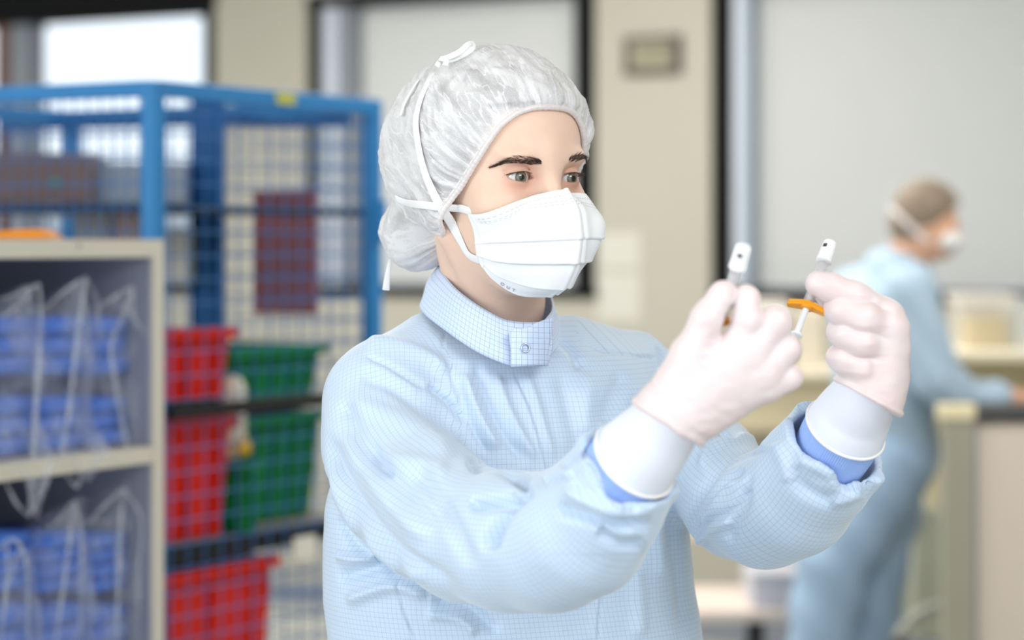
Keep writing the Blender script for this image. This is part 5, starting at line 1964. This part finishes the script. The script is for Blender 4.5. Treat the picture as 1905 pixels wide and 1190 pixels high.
# the notch: the flap lies over the end of the band
NC = 160
B_ = ringc(bot, NC); T_ = ringc(top, NC)
rows_ = 14
V = []
for i in range(rows_):
    t = i / (rows_ - 1)
    r = B_ * (1 - t) + T_ * t
    cen = np.array([B_[:, 0].mean(), B_[:, 1].mean()])
    out = r[:, :2] - cen; out /= np.linalg.norm(out, axis=1)[:, None]
    bulge = 0.0035 * math.sin(math.pi * t) + 0.0018 * np.sin(np.linspace(0, 9, NC) + 5 * t) * math.sin(math.pi * t)
    r = r.copy(); r[:, :2] += out * bulge[:, None] if np.ndim(bulge) else out * bulge
    V.append(r)
V = np.array(V)
ii, jj = np.meshgrid(np.arange(rows_ - 1), np.arange(NC - 1), indexing='ij')
a = (ii * NC + jj).ravel()
Fq = np.stack([a, a + 1, a + NC + 1, a + NC], 1)
sl = np.concatenate([[0], np.cumsum(np.linalg.norm(B_[1:] - B_[:-1], axis=1))])
hh = np.linspace(0, 0.052, rows_)
uvc = np.stack([sl[None].repeat(rows_, 0).ravel(), hh[:, None].repeat(NC, 1).ravel()], 1)
collar_m = cloth('collar_cloth', (0.58, 0.69, 0.90), (0.13, 0.18, 0.30, 1), pitch=0.0056, amt=0.62, lw=0.085, tr=0.0)
col = mesh_np('collar', V.reshape(-1, 3), Fq, collar_m, gown, uv=uvc[Fq].reshape(-1, 2))
add_mod(col, 'SOLIDIFY', thickness=0.0016, offset=-1)
# front flap of the collar with its snap
fl = np.array([[(951, 682, 2.449), (950, 652, 2.450), (948, 622, 2.452), (957, 610, 2.455)],
               [(975, 681, 2.448), (975, 655, 2.449), (975, 628, 2.451), (976, 610, 2.455)],
               [(998, 680, 2.456), (1000, 652, 2.457), (1001, 624, 2.460), (1003, 598, 2.464)],
               [(1016, 679, 2.470), (1020, 650, 2.470), (1025, 620, 2.472), (1029, 590, 2.476)]], float)
g1 = np.array([catmull(fl[i], 14) for i in range(4)])
g2 = np.array([catmull(g1[:, j], 18) for j in range(14)])
V = np.array([W(*q) for q in g2.reshape(-1, 3)])
a = (np.arange(13)[:, None] * 18 + np.arange(17)[None]).ravel()
Fq = np.stack([a, a + 1, a + 19, a + 18], 1)
uvc = np.stack([(g2[..., 0].ravel() - 950) / 1800, (680 - g2[..., 1].ravel()) / 1800 + 0.001 * g2[..., 0].ravel() / 60], 1)
fo = mesh_np('collar_flap', V, Fq, collar_m, gown, uv=uvc[Fq].reshape(-1, 2))
add_mod(fo, 'SOLIDIFY', thickness=0.0022, offset=0)
snap_m = mat('snap_metal', srgb(190, 195, 205), rough=0.3, metal=0.7, var=0.05)
mb = MB()
cc = W(978, 647, 2.447)
tilt = np.array([0.25, -1, 0.1]); tilt /= np.linalg.norm(tilt)
s1 = unit(np.cross(tilt, (0, 0, 1))); s2 = np.cross(s1, tilt)
mb.tube([cc + (s1 * math.cos(t) + s2 * math.sin(t)) * 0.0042 for t in np.linspace(0, 2 * math.pi, 33)], 0.0009, n=8, cap=False)
mb.build('snap_fastener', snap_m, gown, smooth=True)['label'] = 'silver ring snap on the collar flap'

# ---- cuffs: knit band, white under-glove tube with rolled rim
def tubeloft(name, secs, mat_, parent, n=96, sub=8, ribs=0, rib_amp=0.0, thick=0.0015):
    """secs: list of (centre, radius); sections perpendicular to the path"""
    cen = catmull(np.array([s[0] for s in secs]), sub * (len(secs) - 1) + 1)
    rad = catmull(np.array([[s[1]] for s in secs]), sub * (len(secs) - 1) + 1)[:, 0]
    V = []; UV = []
    prev = np.array([0, 0, 1.0])
    acc = 0
    for i in range(len(cen)):
        t = unit(cen[min(i + 1, len(cen) - 1)] - cen[max(i - 1, 0)])
        s1 = unit(prev - t * (prev @ t)); prev = s1; s2 = np.cross(t, s1)
        if i: acc += np.linalg.norm(cen[i] - cen[i - 1])
        th = np.linspace(0, 2 * math.pi, n, endpoint=False)
        r = rad[i] + (rib_amp * np.cos(th * ribs) if ribs else 0)
        V.append(cen[i] + (np.cos(th) * r)[:, None] * s1 + (np.sin(th) * r)[:, None] * s2)
        UV.append(np.stack([th, np.full(n, acc)], 1))
    V = np.array(V).reshape(-1, 3)
    Fq = []
    for i in range(len(cen) - 1):
        k = np.arange(n); k2 = (k + 1) % n
        Fq.append(np.stack([i * n + k, i * n + k2, (i + 1) * n + k2, (i + 1) * n + k], 1))
    o = mesh_np(name, V, np.concatenate(Fq), mat_, parent)
    if thick: add_mod(o, 'SOLIDIFY', thickness=thick, offset=-1)
    return o


knit = mat('knit_blue', srgb(166, 194, 248), rough=0.85, var=0.04, scale=300)
lav = mat('white_glove_cuff', (0.82, 0.84, 0.94, 1), rough=0.6, var=0.02, scale=80)
beadm = mat('rolled_rim', (0.90, 0.88, 0.86, 1), rough=0.5, var=0.02, scale=80)
A1, A2, A3 = W(1120, 925, 2.160), W(1172, 864, 2.132), W(1186, 846, 2.126)
tubeloft('knit_cuff', [(A1, .0365), (A2, .0385), (A3, .0385)], knit, gown, n=400, ribs=100, rib_amp=0.0006)
C1, C2, C3 = W(1180, 856, 2.128), W(1212, 820, 2.112), W(1252, 775, 2.095)
g_r = tubeloft('glove_cuff', [(C1, .0398), (C2, .0355), (C3, .0292), (W(1285, 742, 2.09), .0245)], lav, person)
mb = MB()


def bead(c, ax, r, rr, name, parent, m_=None):
    s1 = unit(np.cross(ax, (0, 0, 1))); s2 = np.cross(s1, ax)
    mb = MB()
    mb.tube([c + (s1 * math.cos(t) + s2 * math.sin(t)) * r for t in np.linspace(0, 2 * math.pi, 97)], rr, n=10, cap=False)
    return mb.build(name, m_ or beadm, parent, smooth=True)


bead(C1, unit(C2 - C1), .0400, .0016, 'rolled_rim', g_r)
L1, L2, L3 = W(1530, 870, 2.37), W(1562, 815, 2.348), W(1577, 790, 2.338)
tubeloft('knit_cuff', [(L1, .036), (L2, .0385), (L3, .0385)], knit, gown, n=400, ribs=100, rib_amp=0.0006)
D1, D2, D3 = W(1573, 797, 2.341), W(1590, 768, 2.328), W(1614, 730, 2.305)
g_l = tubeloft('glove_cuff', [(D1, .0400), (D2, .0365), (D3, .0300), (W(1634, 694, 2.30), .0245)], lav, person)
bead(D1, unit(D2 - D1), .0402, .0016, 'rolled_rim', g_l)

# ================================================================== gloved hands
def H(px, py, Y, dy, r):
    return (W(px, py, Y + dy), r * (Y + dy) / FPX)


YR = 2.075
GR_AX = unit(np.array([0.545, 0.0, 0.84]))
GL_AX = unit(np.array([0.47, 0.0, 0.88]))
def hand_r(p):
    h = lambda px, py, dy, r: H(px, py, YR, dy, r)
    wrist = h(1244, 784, 0.012, 65)
    # back of the hand: four long bones fanning out of the wrist
    mcps = [h(1372, 646, 0.004, 30), h(1398, 655, 0.003, 32), h(1420, 690, 0.006, 31), h(1428, 716, 0.012, 27)]
    roots = [h(1262, 748, 0.010, 50), h(1268, 762, 0.010, 50), h(1272, 776, 0.012, 47), h(1276, 788, 0.016, 41)]
    d = cone(p, wrist[0], roots[1][0], wrist[1], roots[1][1])
    for a, b in zip(roots, mcps):
        d = smin(d, cone(p, a[0], b[0], a[1], b[1]), 0.014)
    d = smin(d, cone(p, *sum(zip(h(1300, 700, 0.016, 46), h(1370, 690, 0.020, 40)), ())[0:2], h(1300, 700, 0.016, 46)[1], h(1370, 690, 0.02, 40)[1]), 0.02)
    # thumb with its pad of muscle
    th = [h(1246, 742, 0.012, 44), h(1284, 662, 0.002, 36), h(1316, 590, -0.003, 27), h(1343, 548, 0.000, 22), h(1350, 542, 0.003, 19)]
    t = chain(p, th, 0.008)
    palm = d
    fin = [
        [mcps[0], h(1392, 594, -0.002, 28), h(1389, 555, 0.003, 24), h(1386, 550, 0.008, 21)],
        [mcps[1], h(1441, 600, 0.002, 30), h(1430, 600, 0.030, 24), h(1400, 610, 0.045, 21)],
        [mcps[2], h(1463, 650, 0.006, 27), h(1455, 655, 0.034, 23), h(1425, 660, 0.048, 21)],
        [mcps[3], h(1466, 702, 0.012, 25), h(1458, 702, 0.036, 21), h(1430, 705, 0.048, 19)],
    ]
    f = None
    for c in fin:
        e = chain(p, c, 0.004)
        f = e if f is None else smin(f, e, 0.0018)
    d = smin(smin(palm, t, 0.012), smin(palm, f, 0.010), 0.0015)
    d = smin(d, cone(p, wrist[0], W(1222, 806, YR + 0.016), wrist[1], wrist[1] * 1.03), 0.01)
    return smax(d, -((p - W(1240, 788, YR + 0.012)) @ GR_AX), 0.002)


YL = 2.285
def hand_l(p):
    h = lambda px, py, dy, r: H(px, py, YL, dy, r)
    wrist = h(1613, 744, 0.012, 63)
    mcps = [h(1648, 585, 0.002, 30), h(1657, 612, -0.002, 31), h(1655, 650, 0.002, 31), h(1640, 690, 0.008, 33)]
    roots = [h(1636, 700, 0.016, 46), h(1632, 706, 0.012, 46), h(1620, 712, 0.010, 46), h(1606, 716, 0.014, 44)]
    d = cone(p, wrist[0], roots[1][0], wrist[1], roots[1][1])
    for a, b in zip(roots, mcps):
        d = smin(d, cone(p, a[0], b[0], a[1], b[1]), 0.014)
    fin = [
        [mcps[0], h(1590, 552, -0.006, 27), h(1548, 536, -0.004, 25), h(1522, 528, 0.0, 23)],
        [mcps[1], h(1606, 592, -0.014, 29), h(1570, 578, -0.008, 28), h(1558, 575, 0.0, 26)],
        [mcps[2], h(1604, 636, -0.013, 27), h(1576, 622, -0.008, 26), h(1562, 617, 0.0, 25)],
        [mcps[3], h(1602, 684, -0.008, 26), h(1574, 670, -0.004, 25), h(1560, 664, 0.003, 23)],
    ]
    f = None
    for c in fin:
        e = chain(p, c, 0.008)
        f = e if f is None else smin(f, e, 0.0008)
    d = smin(d, f, 0.005)
    # thumb, behind the barrel
    t = chain(p, [h(1604, 712, 0.022, 38), h(1590, 640, 0.044, 31), h(1556, 570, 0.044, 25), h(1528, 534, 0.031, 20), h(1520, 526, 0.028, 18)], 0.006)
    d = smin(d, t, 0.008)
    # hand-side cut follows the rolled glove edge, low at the right
    d = smin(d, cone(p, wrist[0], W(1596, 772, YL + 0.018), wrist[1], wrist[1] * 0.98), 0.01)
    cut = (p - W(1608, 738, YL + 0.012)) @ GL_AX
    return smax(d, -cut, 0.002)


glove = bpy.data.materials.new('thin_glove')
glove.use_nodes = True
nt = glove.node_tree
b = nt.nodes['Principled BSDF']
tc = nd(nt, 'ShaderNodeTexCoord')
n1 = nd(nt, 'ShaderNodeTexNoise'); n1.inputs['Scale'].default_value = 28; n1.inputs['Detail'].default_value = 3
nt.links.new(tc.outputs['Object'], n1.inputs['Vector'])
mx = nt.nodes.new('ShaderNodeMix'); mx.data_type = 'RGBA'
mx.inputs[6].default_value = srgb(228, 204, 202); mx.inputs[7].default_value = srgb(229, 222, 224)
nt.links.new(n1.outputs['Fac'], mx.inputs[0]); nt.links.new(mx.outputs[2], b.inputs['Base Color'])
b.inputs['Roughness'].default_value = 0.42
b.inputs['Subsurface Weight'].default_value = 0.4
b.inputs['Subsurface Radius'].default_value = (0.010, 0.004, 0.003)
b.inputs['Subsurface Scale'].default_value = 1.0
n2 = nd(nt, 'ShaderNodeTexNoise'); n2.inputs['Scale'].default_value = 120; n2.inputs['Detail'].default_value = 3
nt.links.new(tc.outputs['Object'], n2.inputs['Vector'])
bn = nd(nt, 'ShaderNodeBump'); bn.inputs['Strength'].default_value = 0.15; bn.inputs['Distance'].default_value = 0.001
nt.links.new(n2.outputs['Fac'], bn.inputs['Height']); nt.links.new(bn.outputs['Normal'], b.inputs['Normal'])

for f, lo, hi, wr, ax in ((hand_r, W(1170, 860, 2.0), W(1510, 500, 2.18), W(1240, 788, YR + .012), GR_AX),
                          (hand_l, W(1490, 830, 2.20), W(1710, 480, 2.40), W(1608, 738, YL + .012), GL_AX)):
    lo, hi = np.minimum(lo, hi) - 0.01, np.maximum(lo, hi) + 0.01
    p_, q_ = nets(f, lo, hi, 0.0014)
    n_ = vnormals(p_, q_)
    h = (p_ - wr) @ ax
    # glove wrinkles by the wrist and over the joints
    wr_ = np.exp(-np.maximum(h, 0) / 0.022)
    dsp_ = wr_ * (0.0016 * (1 - 2 * np.abs(vnoise(np.stack([h * 150 + 1.5 * vnoise(p_ * 25, 3), p_[:, 0] * 12, p_[:, 2] * 12], 1), 31))))
    dsp_ += 0.0006 * vnoise(p_ * 55, 33) + 0.00045 * (1 - 2 * np.abs(vnoise(p_ * np.array([60, 60, 110.0]), 34)))
    # rolled edge
    dsp_ += 0.0014 * np.exp(-((h - 0.0025) / 0.002) ** 2)
    p_ = p_ + n_ * dsp_[:, None]
    o = mesh_np('gloved_hand', p_, q_, glove, person)
    o['label'] = 'hand in a thin whitish glove'

# ================================================================== syringes
clear = film('clear_barrel', (0.88, 0.87, 0.89, 1), 0.5, rough=0.08, streak=0.1, scale=40, transl=0.5)
capw_m = mat('white_cap', (0.88, 0.88, 0.89, 1), rough=0.35, var=0.01)
orange = mat('amber_plastic', srgb(236, 152, 24), rough=0.3, var=0.05, scale=60, sss=0.0)
rodm = mat('white_plunger', (0.85, 0.84, 0.85, 1), rough=0.3, var=0.02)
darkm = mat('dark_print', srgb(70, 60, 66), rough=0.5)


def lathe(mb, a, ax, prof, n=28):
    """prof: (distance along axis, radius)"""
    s1 = unit(np.cross(ax, (0.3, 0.2, 1))); s2 = np.cross(s1, ax)
    V, Fs = [], []
    for (h, r) in prof:
        for k in range(n):
            t = 2 * math.pi * k / n
            V.append(a + ax * h + (s1 * math.cos(t) + s2 * math.sin(t)) * r)
    for i in range(len(prof) - 1):
        for k in range(n):
            k2 = (k + 1) % n
            Fs.append((i * n + k, i * n + k2, (i + 1) * n + k2, (i + 1) * n + k))
    Fs.append(tuple(range(n - 1, -1, -1))); Fs.append(tuple((len(prof) - 1) * n + k for k in range(n)))
    mb.add(V, Fs)
    return s1, s2


def syringe(tip, low, label, mark_side, fl_tilt, fl_ax, gf=0.69):
    """tip: top of the cap, low: the thumb disc"""
    L = np.linalg.norm(low - tip)
    ax = unit(low - tip)
    root = empty('syringe', tuple(low), label, 'syringe', None)
    S1 = 0.0235
    mb = MB()
    lathe(mb, tip, ax, [(0, .0038), (.0007, .0056), (.0026, .0067), (.010, .0070), (.0190, .0073), (.0194, .0076), (.0228, .0076), (.0235, .0066)])
    cp_ = mb.build('needle_cap', capw_m, root, smooth=True)
    add_mod(cp_, 'EDGE_SPLIT', split_angle=math.radians(40))
    # small dark print on the cap
    mb = MB()
    v = unit(np.array([0, 0, CZ]) - tip); v = unit(v - ax * (v @ ax)); sd = np.cross(ax, v)
    c = tip + ax * 0.0085
    V = []
    for i in range(5):
        for j in (-1, 1):
            t = math.radians(mark_side + (i - 2) * 9)
            V.append(c + (v * math.cos(t) + sd * math.sin(t)) * 0.00715 + ax * j * 0.0019)
    mb.add(V, [(2 * i, 2 * i + 2, 2 * i + 3, 2 * i + 1) for i in range(4)])
    mb.build('printed_mark', darkm, cp_)
    mb = MB()
    b0 = tip + ax * S1
    bl = L * (gf - 0.005) - S1
    lathe(mb, b0, ax, [(0, .0034), (.0015, .0053), (bl, .0053)])
    br = mb.build('barrel', clear, root, smooth=True)
    mb = MB()
    lathe(mb, b0 + ax * 0.002, ax, [(0, .0038), (bl * 0.35, .0038)])
    mb.build('liquid', film('clear_liquid', (0.70, 0.68, 0.72, 1), 0.35, rough=0.1, scale=30), br, smooth=True)
    mb = MB()
    lathe(mb, b0 + ax * bl * 0.42, ax, [(0, .0040), (.005, .0042), (.005, .0030), (L - S1 - bl * .42 - .0015, .0030)])
    rd = mb.build('plunger', rodm, root, smooth=True)
    mb = MB()
    lathe(mb, low - ax * 0.0012, ax, [(0, .0052), (.0004, .0058), (.0016, .0058), (.002, .0052)])
    mb.build('thumb_disc', rodm, root, smooth=True)
    # amber finger grip, two wings
    mb = MB()
    gc = tip + ax * (L * gf)
    fx = unit(fl_ax - ax * (fl_ax @ ax)); fy = np.cross(ax, fx)
    n = 22
    prof = []
    for i in range(n + 1):
        t = -1 + 2 * i / n
        x = t * 0.0185
        wd = 0.0062 - 0.0022 * abs(t) if abs(t) < 0.93 else 0.0030
        hz = (abs(t) ** 1.5) * fl_tilt
        prof.append((x, wd, hz))
    V, Fs = [], []
    for (x, wd, hz) in prof:
        for (sy, sz) in ((-1, -1), (1, -1), (1, 1), (-1, 1)):
            V.append(gc + fx * x + fy * (sy * wd) + ax * (hz + sz * 0.0026))
    for i in range(n):
        for k in range(4):
            k2 = (k + 1) % 4
            Fs.append((i * 4 + k, i * 4 + k2, i * 4 + 4 + k2, i * 4 + 4 + k))
    Fs += [(3, 2, 1, 0), (n * 4, n * 4 + 1, n * 4 + 2, n * 4 + 3)]
    mb.add(V, Fs)
    lathe(mb, gc - ax * 0.003, ax, [(0, .0058), (.006, .0062), (.0075, .0056)])
    gr = mb.build('finger_grip', orange, root)
    gr['label'] = 'amber finger grip with two wings'
    add_mod(gr, 'BEVEL', width=0.0006, segments=2)
    return root


syringe(W(1385, 455, 2.078), W(1331, 628, 2.112), 'capped syringe pinched upright in the white gloved hand nearer her chest', 8, 0.002, np.array([1, 0.3, 0.1]), 0.80)
syringe(W(1546, 449, 2.322), W(1482, 622, 2.278), 'capped syringe with open amber finger grip held by raised fingertips at right', 38, 0.003, np.array([1, -0.25, -0.12]))
